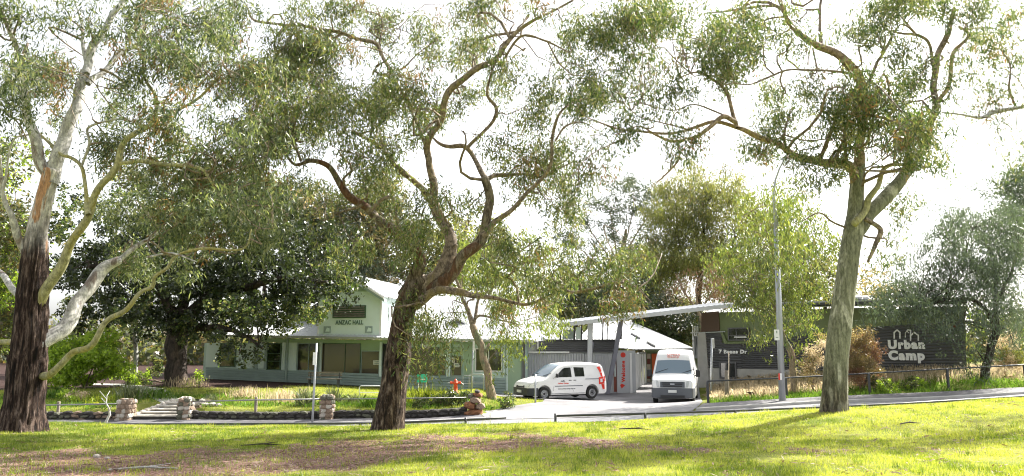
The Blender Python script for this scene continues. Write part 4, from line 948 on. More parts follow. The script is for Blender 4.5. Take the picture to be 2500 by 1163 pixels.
for (lb, Y, px, bl, lm, al) in (
 ('dark clipped-looking tree mass just above the white hip roofs behind the high-roofed van', 58.0, 1640, [(1620,790,60,35,2.4),(1680,800,40,40,2.4),(1600,760,50,30,2.0),(1650,840,50,25,2.2),(1440,760,80,25,1.8),(1500,740,60,30,1.8),(1560,730,50,40,1.8)], 'leafN', ('leafG', .3)),
 ('dark shrubby tree glimpsed between the breezeway glass and the driveway gum', 60.0, 1400, [(1400,740,60,30,1.8),(1380,700,50,40,1.4),(1420,690,40,40,1.4),(1350,770,40,20,1.4),(1470,700,50,30,1.6)], 'leafG', ('leafN', .4)),
 ('mixed green tree crown behind the charcoal building, left of the smooth gum', 56.0, 2010, [(2000,700,60,50,1.6),(1960,660,60,50,1.4),(2040,680,40,50,1.2),(1930,720,60,40,1.5)], 'leafG', ('leafY', .3)),
 ('broad olive tree crown filling the gap behind the wattle and the reception roof', 70.0, 1560, [(1560,640,70,45,1.6),(1500,690,70,40,1.6),(1620,720,70,30,1.6),(1440,700,50,40,1.5),(1780,700,70,40,1.5),(1850,680,60,50,1.5),(1720,760,80,25,1.6),(1930,640,60,50,1.5),(1900,740,60,30,1.4)], 'leafG', ('leafC', .4)),
 ('tall dark green tree mass rising behind the hall gable', 58.0, 760, [(740,540,90,45,1.8),(820,620,80,45,1.8),(660,520,80,40,1.6),(900,640,60,35,1.5),(580,500,80,40,1.5),(840,540,60,35,1.4)], 'leafN', ('leafG', .45)),
 ('orange-topped bush showing above the flat roof right of the smooth gum', 48.0, 2140, [(2135,715,30,14,1.6),(2110,690,25,16,.8),(2150,735,30,14,1.2)], 'leafO', None),
 ('green tree crown at the far left behind the shaggy trunk', 42.0, 20, [(20,480,60,60,1.2),(40,600,60,70,1.4),(30,700,60,60,1.6),(10,780,60,60,1.6),(-30,620,60,120,1.5),(60,380,50,40,.6)], 'leafG', ('leafP', .25)),
 ('tall olive tree behind the fig, rising above the far left of the hall', 62.0, 640, [(560,420,110,60,1.2),(420,420,90,60,1.2),(620,480,160,60,1.5),(760,500,50,40,.8),(330,420,70,50,1.1),(840,520,60,50,1.1)], 'leafG', ('leafC', .4)),
 ('low green tree between the painted wall sign and the right edge', 44.0, 2480, [(2450,830,40,50,1.2),(2490,800,30,60,1.2),(2400,800,30,40,1.0),(2480,880,40,30,1.0)], 'leafG', ('leafP', .3)),
 ):
    bgtree('leafy_tree', lb, Y, px, [('trunk', [(px, 930, 16), (px + 4, 830, 14), (px + 8, bl[0][1] + 20, 8)], 0, 0, 'barkD', {})], bl, lmat=lm, alt=al, cs=36, dsp=1.6, per=100, sub=10, rad=(.6,.6,.5), L=.3, w=.08, hang=.4, rb=.05, frac=.15, seed=int(px) + 40)
# slender pale trunk left
tree('gum_sapling', 'slender pale grey trunk with a few arms between the bright shrub and the fig', 41.0, 332,
 [('trunk', [(332,912,14),(331,870,13),(329,830,13),(322,780,10)], 0, 0, 'barkG', dict(n=10)), (br, [(333,868,6),(350,850,4),(372,842,3)], 0, 0, 'barkG'), (br, [(318,905,6),(296,868,4),(280,840,3)], -.3, .2, 'barkG')],
 [(320,770,25,20,.6)], lmat='leafC', cs=44, per=60, L=.2, w=.04, seed=70)
# tree line closing the horizon
def treeline():
    C = []
    for _ in range(520):
        x = rng.uniform(-75, 80); y = rng.uniform(84, 104); hmax = 3.8 + 1.5 * math.sin(x * .21) + 1.0 * math.sin(x * .53 + 1)
        C.append((x, y, rng.uniform(-1, hmax)))
    o = leaf_cloud('distant_woods', C, None, M['leafG'], 34, 10, (1.5, 1.5, 1.0), .9, .4, .2)
    o['kind'] = 'stuff'
treeline()

# ================================================================== FACADE HELPERS
class Fac:
    """vertical wall plane between two plan points; positions come from photo pixels projected on the plane"""
    def __init__(s, pxA, YA, pxB, YB):
        s.A = G(pxA, YA); s.B = G(pxB, YB)
        s.A.z = s.B.z = 0
        s.d = (s.B - s.A).normalized(); s.n = Vector((s.d.y, -s.d.x, 0))
        if s.n.y > 0: s.n = -s.n
        s.L = (s.B - s.A).length
    def hit(s, px, py, off=0.0):
        r = ray(px, py); o = Vector((0, 0, CZ)); a = s.A + s.n * off
        t = (a - o).dot(s.n) / r.dot(s.n)
        return o + r * t
    def sz(s, px, py, off=0.0):
        h = s.hit(px, py, off); return (h - s.A).dot(s.d), h.z
    def pt(s, u, z, off=0.0): return s.A + s.d * u + s.n * off + Vector((0, 0, z))
    def rectuv(s, x0, y0, x1, y1, off=0.0):
        xm, ym = (x0 + x1) / 2, (y0 + y1) / 2
        return s.sz(x0, ym, off)[0], s.sz(xm, y1, off)[1], s.sz(x1, ym, off)[0], s.sz(xm, y0, off)[1]
    def boxuv(s, m, u0, z0, u1, z1, o0, o1):
        """solid between offsets o0 (back) and o1 (front)"""
        P = [s.pt(u0, z0, o1), s.pt(u1, z0, o1), s.pt(u1, z1, o1), s.pt(u0, z1, o1)]
        return m.prism(P, s.n * (o0 - o1))
    def box(s, name, mat, x0, y0, x1, y1, o0, o1, parent):
        m = MB(); s.boxuv(m, *s.rectuv(x0, y0, x1, y1, o1), o0, o1); return m.build(name, mat, parent)
    def poly(s, name, mat, pts, o0, o1, parent):
        P = [s.hit(px, py, o1) for px, py in pts]; m = MB(); m.prism(P, s.n * (o0 - o1)); return m.build(name, mat, parent)
    def polyv(s, pts, o): return [s.hit(px, py, o) for px, py in pts]
    def window(s, x0, y0, x1, y1, parent, off=0.0, glass='darkglass', frame='white', fw=.06, mull=(), trans=(), name='window', depth=.07):
        u0, z0, u1, z1 = s.rectuv(x0, y0, x1, y1, off)
        m = MB(); d0, d1 = off - .02, off + depth
        s.boxuv(m, u0, z0, u0 + fw, z1, d0, d1); s.boxuv(m, u1 - fw, z0, u1, z1, d0, d1)
        s.boxuv(m, u0 + fw, z0, u1 - fw, z0 + fw, d0, d1 - .002); s.boxuv(m, u0 + fw, z1 - fw, u1 - fw, z1, d0, d1 - .002)
        for q in mull:
            uu = u0 + (u1 - u0) * q; s.boxuv(m, uu - fw * .35, z0 + fw, uu + fw * .35, z1 - fw, d0, d1 - .006)
        for q in trans:
            zz = z0 + (z1 - z0) * q; s.boxuv(m, u0 + fw, zz - fw * .35, u1 - fw, zz + fw * .35, d0, d1 - .01)
        fr = m.build(name, M[frame], parent)
        g = MB(); s.boxuv(g, u0 + fw * .5, z0 + fw * .5, u1 - fw * .5, z1 - fw * .5, off - .01, off + .025)
        g.build('pane', M[glass], fr)
        return fr
def corrug(name, fac, u0, z0, u1, z1, off, mat, parent, horiz=True, pitch=.1, amp=.02, slope=None):
    """corrugated sheet with real waves. horiz: ribs run sideways. slope: (z0 at u1, z1 at u1) for raked edges"""
    V = []; Fc = []
    zb1, zt1 = slope if slope else (z0, z1)
    if horiz:
        k = int((max(z1, zt1) - min(z0, zb1)) / pitch * 4) + 1; k = min(k, 400)
        for i in range(k + 1):
            t = i / k; o = off + amp * math.sin(i * math.pi / 2)
            V += [fac.pt(u0, z0 + (z1 - z0) * t, o), fac.pt(u1, zb1 + (zt1 - zb1) * t, o)]
    else:
        k = int((u1 - u0) / pitch * 4) + 1
        for i in range(k + 1):
            t = i / k; o = off + amp * math.sin(i * math.pi / 2)
            V += [fac.pt(u0 + (u1 - u0) * t, z0 + (zb1 - z0) * t, o), fac.pt(u0 + (u1 - u0) * t, z1 + (zt1 - z1) * t, o)]
    n = len(V) // 2
    Fc = [(2*i, 2*i+1, 2*i+3, 2*i+2) for i in range(n - 1)]
    # backing gives the sheet thickness
    b = len(V); V += [v - fac.n * .05 for v in (V[0], V[1], V[-1], V[-2])]
    Fc += [(b, b+1, b+2, b+3)]
    return mk(name, V, Fc, mat, parent)
def text_mesh(s, bold=0.0, ext=.02):
    cu = bpy.data.curves.new('lettering', 'FONT'); cu.body = s; cu.extrude = ext; cu.offset = bold; cu.resolution_u = 3
    cu.space_character = 1.0 + bold * 3; cu.space_line = .95; cu.align_x = 'LEFT'
    o = bpy.data.objects.new('lettering', cu); COL.objects.link(o)
    dg = bpy.context.evaluated_depsgraph_get()
    me = bpy.data.meshes.new_from_object(o.evaluated_get(dg)); bpy.data.objects.remove(o)
    V = [v.co.copy() for v in me.vertices]; Fc = [list(p.vertices) for p in me.polygons]; bpy.data.meshes.remove(me)
    return V, Fc
def text_fit(s, O, X, Yv, Nn, w, h, mat, parent, name='lettering', bold=.02, ext=.02, local=False, keep=False):
    """text stretched to width w, height h from corner O along X (right) and Yv (up)"""
    V, Fc = text_mesh(s, bold, ext)
    x0, x1 = min(v.x for v in V), max(v.x for v in V); y0, y1 = min(v.y for v in V), max(v.y for v in V)
    zz = max(v.z for v in V) or 1
    P = [O + X * ((v.x - x0) / (x1 - x0) * w) + Yv * ((v.y - y0) / (y1 - y0) * h) + Nn * (v.z / zz * .012) for v in V]
    return mk(name, P, Fc, mat, parent, local)
def fac_text(fac, s, x0, y0, x1, y1, off, mat, parent, **k):
    u0, z0, u1, z1 = fac.rectuv(x0, y0, x1, y1, off)
    return text_fit(s, fac.pt(u0, z0, off), fac.d, Vector((0, 0, 1)), fac.n, u1 - u0, z1 - z0, mat, parent, **k)
def prismz(m, P, z0, z1):
    return m.prism([Vector((p.x, p.y, z1)) for p in P], (0, 0, z0 - z1))

# ================================================================== HALL
H = Fac(495, 46.6, 1284, 42.2)
hall = empty('community_hall', H.pt(H.L / 2, -.6), 'long pale green weatherboard hall with gabled porch lettered ANZAC HALL and white metal roof', 'building')
def U(px, py=880, off=0): return H.sz(px, py, off)[0]
uL, uR = U(497), U(1282)
# walls (body)
m = MB()
zt = 2.15
def zed(px, py, off=0): return H.sz(px, py, off)[1]
P = [H.hit(499, 897), H.hit(700, 904), H.hit(930, 914), H.hit(1240, 926), H.hit(1282, 958)]
base = H.pt(uL, -1.4), H.pt(uR, -1.4)
topL, topR = H.hit(497, 838), H.hit(1283, 836)
m.prism([H.pt(uL, -1.3), H.pt(uR, -1.5), H.pt(uR, topR.z), H.pt(uL, topL.z)], -H.n * 9.0)
m.build('wall', M['mint'], hall)
# skirting boards: three runs of five lapped boards
def boards(xa, ya0, ya1, xb, yb0, yb1, n, off=.10):
    for i in range(n):
        t0, t1 = i / n, (i + 1) / n
        a0 = H.hit(xa, ya0 + (ya1 - ya0) * t0, off); a1 = H.hit(xa, ya0 + (ya1 - ya0) * t1, off)
        b0 = H.hit(xb, yb0 + (yb1 - yb0) * t0, off); b1 = H.hit(xb, yb0 + (yb1 - yb0) * t1, off)
        g = .012
        q = [a1 + H.n * .045 + Vector((0, 0, g)), b1 + H.n * .045 + Vector((0, 0, g)), b0 - Vector((0, 0, g)), a0 - Vector((0, 0, g))]
        mm = MB(); mm.prism(q, -H.n * .09); mm.build('board', M['board'], hall)
boards(503, 897, 925, 697, 905, 934, 5)
boards(701, 905, 936, 932, 913, 951, 6)
boards(934, 913, 951, 1236, 924, 962, 6)
H.poly('skirt_base', M['rust'], [(488, 925), (700, 933), (700, 948), (488, 942)], -.1, .06, hall)
H.box('downpipe', M['board'], 697, 824, 701, 950, .14, .22, hall)
# wall panels left part
for x0, x1, y0, y1 in ((503, 535, 838, 896), (578, 620, 840, 899), (630, 645, 840, 900), (688, 696, 832, 903), (704, 724, 834, 904)):
    H.box('wall_panel', M['mintlight'], x0, y0, x1, y1, .0, .06, hall)
for x0, x1 in ((621, 629), (645, 651)): H.box('pilaster', M['board'], x0, 838, x1, 902, .0, .12, hall)
H.window(537, 838, 576, 896, hall, frame='dkgreen', glass='darkglass', trans=(.5,))
H.window(652, 838, 687, 904, hall, frame='dkgreen', glass='darkglass', trans=(.33, .62))
H.window(726, 838, 778, 906, hall, frame='board', glass='darkglass', mull=(.55,), name='glass_door')
H.window(782, 838, 881, 913, hall, frame='dkgreen', glass='brownglass', mull=(.62,), fw=.04)
H.window(882, 857, 927, 916, hall, frame='board', glass='brownglass', fw=.04)
H.box('green_panel', M['green'], 881, 838, 928, 856, .0, .05, hall)
H.window(935, 838, 984, 918, hall, frame='black', glass='darkglass', fw=.04)
H.window(998, 848, 1072, 918, hall, frame='dkgreen', glass='brownglass', fw=.035)
H.window(1073, 868, 1089, 918, hall, frame='board', glass='brownglass', fw=.03)
H.box('green_panel', M['green'], 1073, 848, 1089, 867, .0, .05, hall)
H.window(1101, 868, 1129, 919, hall, frame='board', glass='brownglass', fw=.05, name='glass_door')
H.box('green_panel', M['green'], 1101, 848, 1129, 867, .0, .05, hall)
H.box('green_panel', M['green'], 1132, 842, 1153, 920, .0, .04, hall)
H.window(1160, 850, 1227, 908, hall, frame='white', glass='darkglass', mull=(.5,), fw=.07)
H.box('green_door', M['green'], 1240, 846, 1272, 954, .0, .07, hall)
H.box('door_frame', M['mintlight'], 1236, 843, 1239.6, 955, .0, .10, hall)
H.box('downpipe', M['charcoal'], 1275, 835, 1281, 956, .02, .14, hall)
for x0, x1 in ((781, 783.5), (926, 931), (1090, 1093), (1095, 1099), (1229, 1232)):
    H.box('verandah_post', M['mintlight'], x0, 836, x1, 920, .12, .24, hall)
for (x0, y0, x1, y1) in ((911, 880, 928, 891), (1103, 873, 1110, 886), (1108, 887, 1121, 897), (1119, 892, 1123, 895)):
    n_ = H.box('paper_notice', M['paper'], x0, y0, x1, y1, .10, .13, hall)
H.box('notice_print', M['letters'], 1110.5, 889.5, 1118.5, 891, .13, .134, hall)
H.box('notice_print', M['letters'], 1110.5, 893, 1118.5, 894.4, .13, .134, hall)
H.box('notice_print', M['letters'], 914, 883, 925, 884.4, .13, .134, hall)
H.box('notice_print', M['letters'], 914, 886.5, 925, 888, .13, .134, hall)
H.poly('green_fascia', M['green'], [(640, 826), (1280, 837), (1280, 843), (640, 836)], .0, .13, hall)
# verandah roof / gutters, white sheet roofs
EO = 1.0  # eave offset in front of wall
gl, gr = H.hit(520, 821, EO), H.hit(1292, 832, EO)
zl, zr = H.hit(700, 822, EO).z, H.hit(1290, 833, EO).z
def eave(u): 
    a = U(700, 822, EO); b = U(1290, 833, EO); return zl + (zr - zl) * (u - a) / (b - a)
uEL, uER = U(505, 820, EO), U(1300, 833, EO)
m = MB(); gp = [(EO + .02, -.02), (EO + .12, -.02), (EO + .14, .10), (EO + .0, .10)]
for u0, u1 in ((uEL, uER),):
    V = [H.pt(u, eave(u) + dz - .06, o) for u in (u0, u1) for o, dz in gp]
    m.add(V, [(0,1,2,3),(7,6,5,4),(0,4,5,1),(1,5,6,2),(2,6,7,3),(3,7,4,0)])
m.build('gutter', M['zinc'], hall)
def roof_sheet(name, a, b, c, d, parent, mat='roofwhite', pitch=.25, th=.05, amp=.022):
    """ribbed metal roof: a,b eave corners, c,d ridge corners (b->c, a->d)"""
    a, b, c, d = map(Vector, (a, b, c, d)); k = max(4, int((b - a).length / pitch * 4)); nn = (b - a).cross(d - a).normalized()
    if nn.z < 0: nn = -nn
    V = []
    for i in range(k + 1):
        t = i / k; o = nn * (amp if i % 4 == 1 else 0)
        V += [a.lerp(b, t) + o, d.lerp(c, t) + o]
    n = len(V) // 2; Fc = [(2*i, 2*i+1, 2*i+3, 2*i+2) for i in range(n - 1)]
    V2 = [v - nn * th for v in (a, b, c, d)]; q = len(V); V += V2; Fc += [(q, q+1, q+2, q+3), (0, 2*n-2, q+1, q), (1, 2*n-1, q+2, q+3)]
    return mk(name, V, Fc, M[mat], parent)
ridgeL, ridgeR = W(800, 730, 51.5), W(1165, 722, 49.0)
E0, E1 = H.pt(uEL, eave(uEL) + .05, EO), H.pt(uER, eave(uER) + .05, EO)
roof_sheet('roof', E0, E1, ridgeR, ridgeL, hall, 'roofwhite')
bl, brr = H.pt(uEL, eave(uEL) + .0, -10.5), H.pt(uER, eave(uER), -10.5)
roof_sheet('roof', brr, bl, ridgeL, ridgeR, hall)
mm = MB(); mm.add([E0, ridgeL, bl, E0 - Vector((0,0,.05)), ridgeL - Vector((0,0,.05)), bl - Vector((0,0,.05))], [(0,1,2),(5,4,3),(0,3,4,1),(1,4,5,2)]); mm.build('roof', M['roofwhite'], hall)
mm = MB(); mm.add([E1, ridgeR, brr, E1 - Vector((0,0,.05)), ridgeR - Vector((0,0,.05)), brr - Vector((0,0,.05))], [(0,1,2),(5,4,3),(0,3,4,1),(1,4,5,2)]); mm.build('roof', M['roofwhite'], hall)
# small roof gablet
g0 = Fac(1060, 44.6, 1200, 44.0)
g0.poly('gablet', M['charcoal'], [(1085, 797), (1115, 777), (1150, 797)], -1.5, 0, hall)
g0.poly('gablet_trim', M['white'], [(1078, 800), (1115, 773), (1158, 800), (1150, 800), (1115, 779), (1086, 800)], 0.01, .12, hall)
# gabled porch bay
Bf = Fac(776, 44.15, 932, 43.35)
def bz(px, py): return Bf.sz(px, py)
m = MB(); pts = [(778, 824), (930, 824), (930, 722), (852, 676), (778, 722)]
m.prism(Bf.polyv(pts, 0), -Bf.n * 6.5); m.build('wall', M['mintlight'], hall)
Bf.poly('gable_green', M['green'], [(803, 712), (905, 712), (852, 682)], 0, .03, hall)
# barge boards and bay roof
apex = Bf.hit(851, 668, .5); r_e = Bf.hit(938, 724, .5); l_e = Bf.hit(764, 724, .5)
back = -Bf.n * 8.0
roof_sheet('roof', r_e, r_e + back, apex + back, apex, hall)
roof_sheet('roof', l_e + back, l_e, apex, apex + back, hall)
for e in (r_e, l_e):
    dn = Vector((0, 0, -.16)); q = [apex + Vector((0,0,-.04)), e + Vector((0,0,-.04)), e + dn, apex + dn]
    mm = MB(); mm.prism([v + Bf.n * .02 for v in q], Bf.n * .04); mm.build('barge_board', M['white'], hall)
    mm = MB(); mm.prism([v + Bf.n * .0 for v in [apex + dn, e + dn, e + dn * 2.0, apex + dn * 2.0]], -Bf.n * .4); mm.build('soffit', M['board'], hall)
Bf.box('wall_trim', M['white'], 927, 724, 932, 823, -.02, .05, hall)
Bf.box('wall_trim', M['white'], 776, 735, 779, 823, -.02, .04, hall)
# louvred vent, each blade its own part
Bf.box('vent_frame', M['dkgreen'], 812, 746, 893, 777, 0, .05, hall)
for i in range(5):
    y = 748.5 + i * 5.5
    u0, z0, u1, z1 = Bf.rectuv(815, y, 890, y + 3.4, .06)
    mm = MB(); q = [Bf.pt(u0, z0, .13), Bf.pt(u1, z0, .13), Bf.pt(u1, z1, .06), Bf.pt(u0, z1, .06)]; mm.prism(q, -Bf.n * .025); mm.build('louvre', M['timber'], hall)
fac_text(Bf, 'ANZAC HALL', 819, 782, 887, 793, .02, M['letters'], hall, bold=.03)
for x0, x1 in ((790, 807), (891, 909)):
    Bf.box('wall_vent', M['board'], x0, 797, x1, 813, 0, .04, hall)
    Bf.poly('vent_flap', M['mintlight'], [(x0 + 4, 810), (x1 - 3, 810), (x1 - 3, 802), (x0 + 8, 800)], .042, .06, hall)
# bay side wall facing the drive, with its window
sc = Bf.hit(930, 800); 
Sd = Fac(0, 40, 10, 40); Sd.A = Vector((sc.x, sc.y, 0)); Sd.d = -Bf.n; Sd.n = Bf.d; Sd.L = 6
mm = MB()
for o, mat_, nm in ((.04, 'white', 'window'),):
    for (u0, z0, u1, z1) in ((1.2, 2.9, 2.3, 4.1),):
        Sd.boxuv(mm, u0, z0, u1, z1, -.02, .05)
w_ = mm.build('window', M['white'], hall)
for (z0, z1) in ((2.98, 3.45), (3.53, 4.02)):
    mm = MB(); Sd.boxuv(mm, 1.28, z0, 2.22, z1, 0, .065); mm.build('pane', M['bluesheet'], w_)
# second gable behind, left
G2 = Fac(690, 47.0, 790, 46.5)
G2.poly('wall', M['olive'], [(728, 792), (728, 771), (780, 742), (830, 760), (830, 792)], -3, 0, hall)
a_, b_ = G2.hit(782, 736, .4), G2.hit(736, 763, .4)
mm = MB(); mm.prism([a_, b_, b_ + Vector((0,0,-.22)), a_ + Vector((0,0,-.22))], G2.n * .05); mm.build('barge_board', M['darkmetal'], hall)
roof_sheet('roof', b_ + -G2.n * 4, b_, a_, a_ - G2.n * 4, hall, 'zinc')
# small chimney-like blue vent cowl at the gable apex
mm = MB(); mm.box(W(836, 674, 45.5), (.35, .35, .45), bev=.03); mm.build('roof_cowl', M['blue'], hall)
# more hip roofs seen through the small gum, right of the ridge
hb = empty('hall_annexe', W(1240, 870, 50), 'white hip-roofed annexe behind the right end of the green hall', 'building')
e0, e1 = W(1130, 832, 48), W(1420, 832, 48); rr0, rr1 = W(1230, 752, 52), W(1330, 756, 52)
roof_sheet('roof', e0, e1, rr1, rr0, hb)
mm = MB(); mm.add([e1, W(1440, 832, 57), rr1, e1 - Vector((0,0,.06)), W(1440, 834, 57), rr1 - Vector((0,0,.06))], [(0,1,2),(5,4,3),(0,3,4,1)]); mm.build('roof', M['roofwhite'], hb)
mm = MB(); q0, q1 = W(1145, 834, 48.4), W(1410, 834, 48.4); mm.prism([q0, q1, Vector((q1.x, q1.y, -.9)), Vector((q0.x, q0.y, -.9))], (0, 6, 0)); mm.build('wall', M['mint'], hb)

# ================================================================== BREEZEWAY BUILDING
K_ = Fac(1282, 43.0, 1572, 43.6)
bz_ = empty('reception_building', K_.pt(K_.L / 2, -.9), 'grey corrugated reception block with white hip roof, high glazing and red vertical lettering', 'building')
u0, z0, u1, z1 = K_.rectuv(1284, 864, 1452, 958)
mm = MB(); K_.boxuv(mm, u0, -1.2, K_.sz(1506, 900)[0], K_.sz(1400, 836)[1], -3.5, -.08); mm.build('wall', M['greycorr'], bz_)
corrug('corrugated_wall', K_, u0, -1.2, K_.sz(1452, 900)[0], z1, 0, M['greycorr'], bz_, horiz=False, pitch=.16, amp=.03)
corrug('corrugated_wall', K_, K_.sz(1452, 900)[0] + .01, -1.2, K_.sz(1503, 900)[0], z1 - .02, 0, M['greycorr'], bz_, horiz=False, pitch=.09, amp=.012)
u0, z0, u1, z1 = K_.rectuv(1313, 833, 1508, 861)
corrug('ribbed_band', K_, u0, z0, u1, z1, .06, M['charcoal'], bz_, horiz=True, pitch=.12, amp=.02)
K_.box('flashing', M['white'], 1290, 858.5, 1390, 862.5, .05, .16, bz_)
K_.box('corner_post', M['white'], 1311, 824, 1315, 852, .05, .2, bz_)
K_.poly('dark_cap', M['black'], [(1330, 829), (1512, 829), (1512, 833), (1330, 833)], -.5, .14, bz_)
# high glazing: sloping band of panes with dark mullions
for x, w in ((1369, 4), (1403, 4), (1420, 3), (1446, 3), (1472, 2.6), (1483, 1.6), (1517, 4)):
    yt = 797 - (x - 1369) * .165 + 2
    K_.poly('mullion', M['black'], [(x - w * .3 + (2 if x < 1380 else 0), yt), (x + w * .7, yt), (x + w * .3, 829), (x - w * .7, 829)], -.05, .02, bz_)
K_.poly('glazed_panel', M['bluesheet'], [(1374, 805), (1401, 805), (1401, 828), (1374, 828)], -.04, -.02, bz_)
K_.poly('glazed_panel', M['mintlight'], [(1406, 800), (1418, 799), (1418, 828), (1406, 828)], -.04, -.02, bz_)
# tilted steel columns
def column(name, x0, y0, x1, y1, wpx, off, mat, Y0=None):
    a = K_.hit(x0, y0, off); b = K_.hit(x1, y1, off)
    m = MB(); w = wpx / ppm(43) / 2
    q = [a - K_.d * w, a + K_.d * w, b + K_.d * w, b - K_.d * w]; m.prism(q, -K_.n * (w * 1.6)); 
    return m.build(name, M[mat], bz_)
column('column', 1442, 788, 1438, 962, 11, .9, 'greycorr')
column('column', 1446, 836, 1426, 962, 10, .6, 'purplecol')
column('column', 1517, 785, 1484, 962, 10, 1.0, 'purplecol')
# entry panel with vertical lettering
K_.box('entry_panel', M['greycorr'], 1506, 856, 1552, 960, -.1, .05, bz_)
K_.box('narrow_window', M['rust'], 1498, 866, 1505, 957, -.05, .03, bz_)
K_.box('window_glass', M['mintlight'], 1500, 872, 1503, 920, .03, .05, bz_)
uA, zA, uB, zB = K_.rectuv(1517, 881, 1526, 934, .06)
text_fit('Welcome', K_.pt(uB, zA, .06), Vector((0, 0, 1)), -K_.d, K_.n, zB - zA, uB - uA, M['red'], bz_, bold=.05)
c_ = K_.hit(1521, 867, .06); mm = MB(); mm.prism([c_ + (K_.d * math.cos(t) + Vector((0, 0, 1)) * math.sin(t)) * .15 for t in [i * math.pi / 8 for i in range(16)]], K_.n * .012); mm.build('red_disc', M['red'], bz_)
K_.poly('arrow', M['red'], [(1514, 941), (1518, 937), (1526, 941), (1518, 949)], .055, .07, bz_)
# white pickets along the passage
gate = empty('slat_screen', G(1566, 43.6), 'screen of tall white vertical slats beside the red lettered panel', 'fence')
for i, x in enumerate((1542, 1549, 1555, 1560, 1565, 1571, 1577)):
    a = W(x, 960 - i * 1.2, 43.4 + i * .9); t = W(x + 1, 862 - i * .3, 43.4 + i * .9)
    mm = MB(); mm.prism([a + Vector((-.06, 0, 0)), a + Vector((.06, 0, 0)), Vector((a.x + .06, a.y, t.z)), Vector((a.x - .06, a.y, t.z))], (0, .06, 0)); mm.build('slat', M['white'], gate)
mm = MB(); a = W(1542, 866, 43.5); b = W(1577, 864, 48.8); mm.prism([a, b, b + Vector((0, 0, .1)), a + Vector((0, 0, .1))], (.03, .05, 0)); mm.build('rail', M['zinc'], gate)
# doors further back
Dr = Fac(1578, 50.5, 1702, 49.8)
dr = empty('passage_wall', Dr.pt(Dr.L / 2, -.7), 'passage wall with orange door and cream and brown panels behind the vans', 'building')
Dr.box('wall', M['olive'], 1576, 852, 1704, 964, -3, -.05, dr)
Dr.box('orange_door', M['orange'], 1592, 864, 1612, 938, -.04, .04, dr)
for i, (y0, y1, mt) in enumerate(((864, 876, 'cream'), (877, 889, 'rust'), (890, 912, 'cream'), (913, 925, 'rust'), (926, 944, 'cream'))):
    Dr.box('wall_panel', M[mt], 1580, y0, 1588, y1, -.04, .03, dr)
Dr.box('wall_panel', M['mintlight'], 1702, 900, 1712, 952, -.04, .03, dr)
Dr.box('eave_board', M['zinc'], 1565, 850, 1704, 855, 0, .8, dr)
# white hip roof with dark panel strips
e0, e1 = W(1545, 853, 47.5), W(1694, 851, 46.5); pk0, pk1 = W(1497, 783, 52), W(1538, 785, 52)
roof_sheet('roof', W(1400, 838, 46.5), W(1548, 853, 46.0), pk0, W(1452, 786, 50), bz_, 'roofwhite')
roof_sheet('roof', W(1548, 853, 46.0), e1, W(1565, 796, 52), pk1, bz_, 'roofwhite')
mm = MB(); mm.add([W(1548, 853, 46.0), pk1, pk0], [(0, 1, 2)]); mm.build('roof', M['roofwhite'], bz_)
for (a, b, c, d) in (((1541, 812), (1563, 824), (1563, 827), (1541, 815)), ((1580, 833), (1600, 844), (1600, 847), (1580, 836))):
    pp = []
    for (x, y) in (a, b, c, d):
        # lie on the roof plane of the second sheet
        o = Vector((0, 0, CZ)); r = ray(x, y); p0 = W(1548, 853, 46.0); nn = (e1 - p0).cross(pk1 - p0).normalized(); 
        if nn.z < 0: nn = -nn
        t = (p0 + nn * .06 - o).dot(nn) / r.dot(nn); pp.append(o + r * t)
    mm = MB(); mm.prism(pp, -nn * .05); mm.build('roof_panel', M['darkpanel'], bz_)

# ================================================================== CHARCOAL BUILDING
Cb = Fac(1712, 43.5, 2357, 35.0)
cb = empty('camp_building', Cb.pt(Cb.L / 2, -.3), 'charcoal corrugated building lettered Urban Camp and 7 Brens Dr with sloping metal roof', 'building')
m = MB(); P = Cb.polyv([(1714, 962), (2356, 916), (2356, 748), (2090, 752), (1790, 762), (1714, 764)], -.06)
P[0].z = -1.2; P[1].z = -.6
m.prism(P, Vector((P[1].x - .6, P[1].y, 0)).normalized() * 9); m.build('wall', M['olive'], cb)
Cb.poly('brown_wall', M['brownclad'], [(1712, 764), (1754, 760), (1757, 809), (1712, 811)], -.05, .02, cb)
def cslope(name, x0, yt0, yb0, x1, yt1, yb1, pitch=.15, mat='charcoal', amp=.03, off=.04):
    a = Cb.sz(x0, yt0, off); b = Cb.sz(x0, yb0, off); c = Cb.sz(x1, yt1, off); d = Cb.sz(x1, yb1, off)
    corrug(name, Cb, (a[0] + b[0]) / 2, b[1], (c[0] + d[0]) / 2, a[1], off, M[mat], cb, True, pitch, amp, slope=(d[1], c[1]))
cslope('corrugated_wall', 1722, 814, 898, 1763, 813, 899)
cslope('corrugated_wall', 1763.5, 838, 899, 1810, 837, 901)
cslope('corrugated_wall', 1810.5, 836, 901, 2090, 802, 908)
cslope('corrugated_wall', 2090.5, 802, 908, 2356, 783, 910)
Cb.poly('trim', M['olive'], [(1757, 809), (1763, 809), (1775, 836), (1830, 834), (1830, 839), (1769, 840)], .03, .10, cb)
Cb.poly('trim', M['zinc'], [(1706, 812), (1770, 809), (1770, 811), (1706, 814)], .05, .14, cb)
Cb.window(1778, 800, 1830, 832, cb, off=.02, frame='charcoal', glass='darkglass', fw=.06, mull=(.4,), trans=(.4,))
Cb.box('window_ledge', M['white'], 1792, 822, 1822, 825, .08, .16, cb)
Cb.window(2310, 790, 2338, 803, cb, off=.06, frame='charcoal', glass='rust', fw=.05)
Cb.poly('concrete_base', M['conc'], [(1724, 899), (1990, 905), (1990, 965), (1724, 968)], -.2, .06, cb)
Cb.window(1757, 884, 1799, 925, cb, off=.09, frame='charcoal', glass='darkglass', fw=.08, mull=(.45,), name='glazed_door')
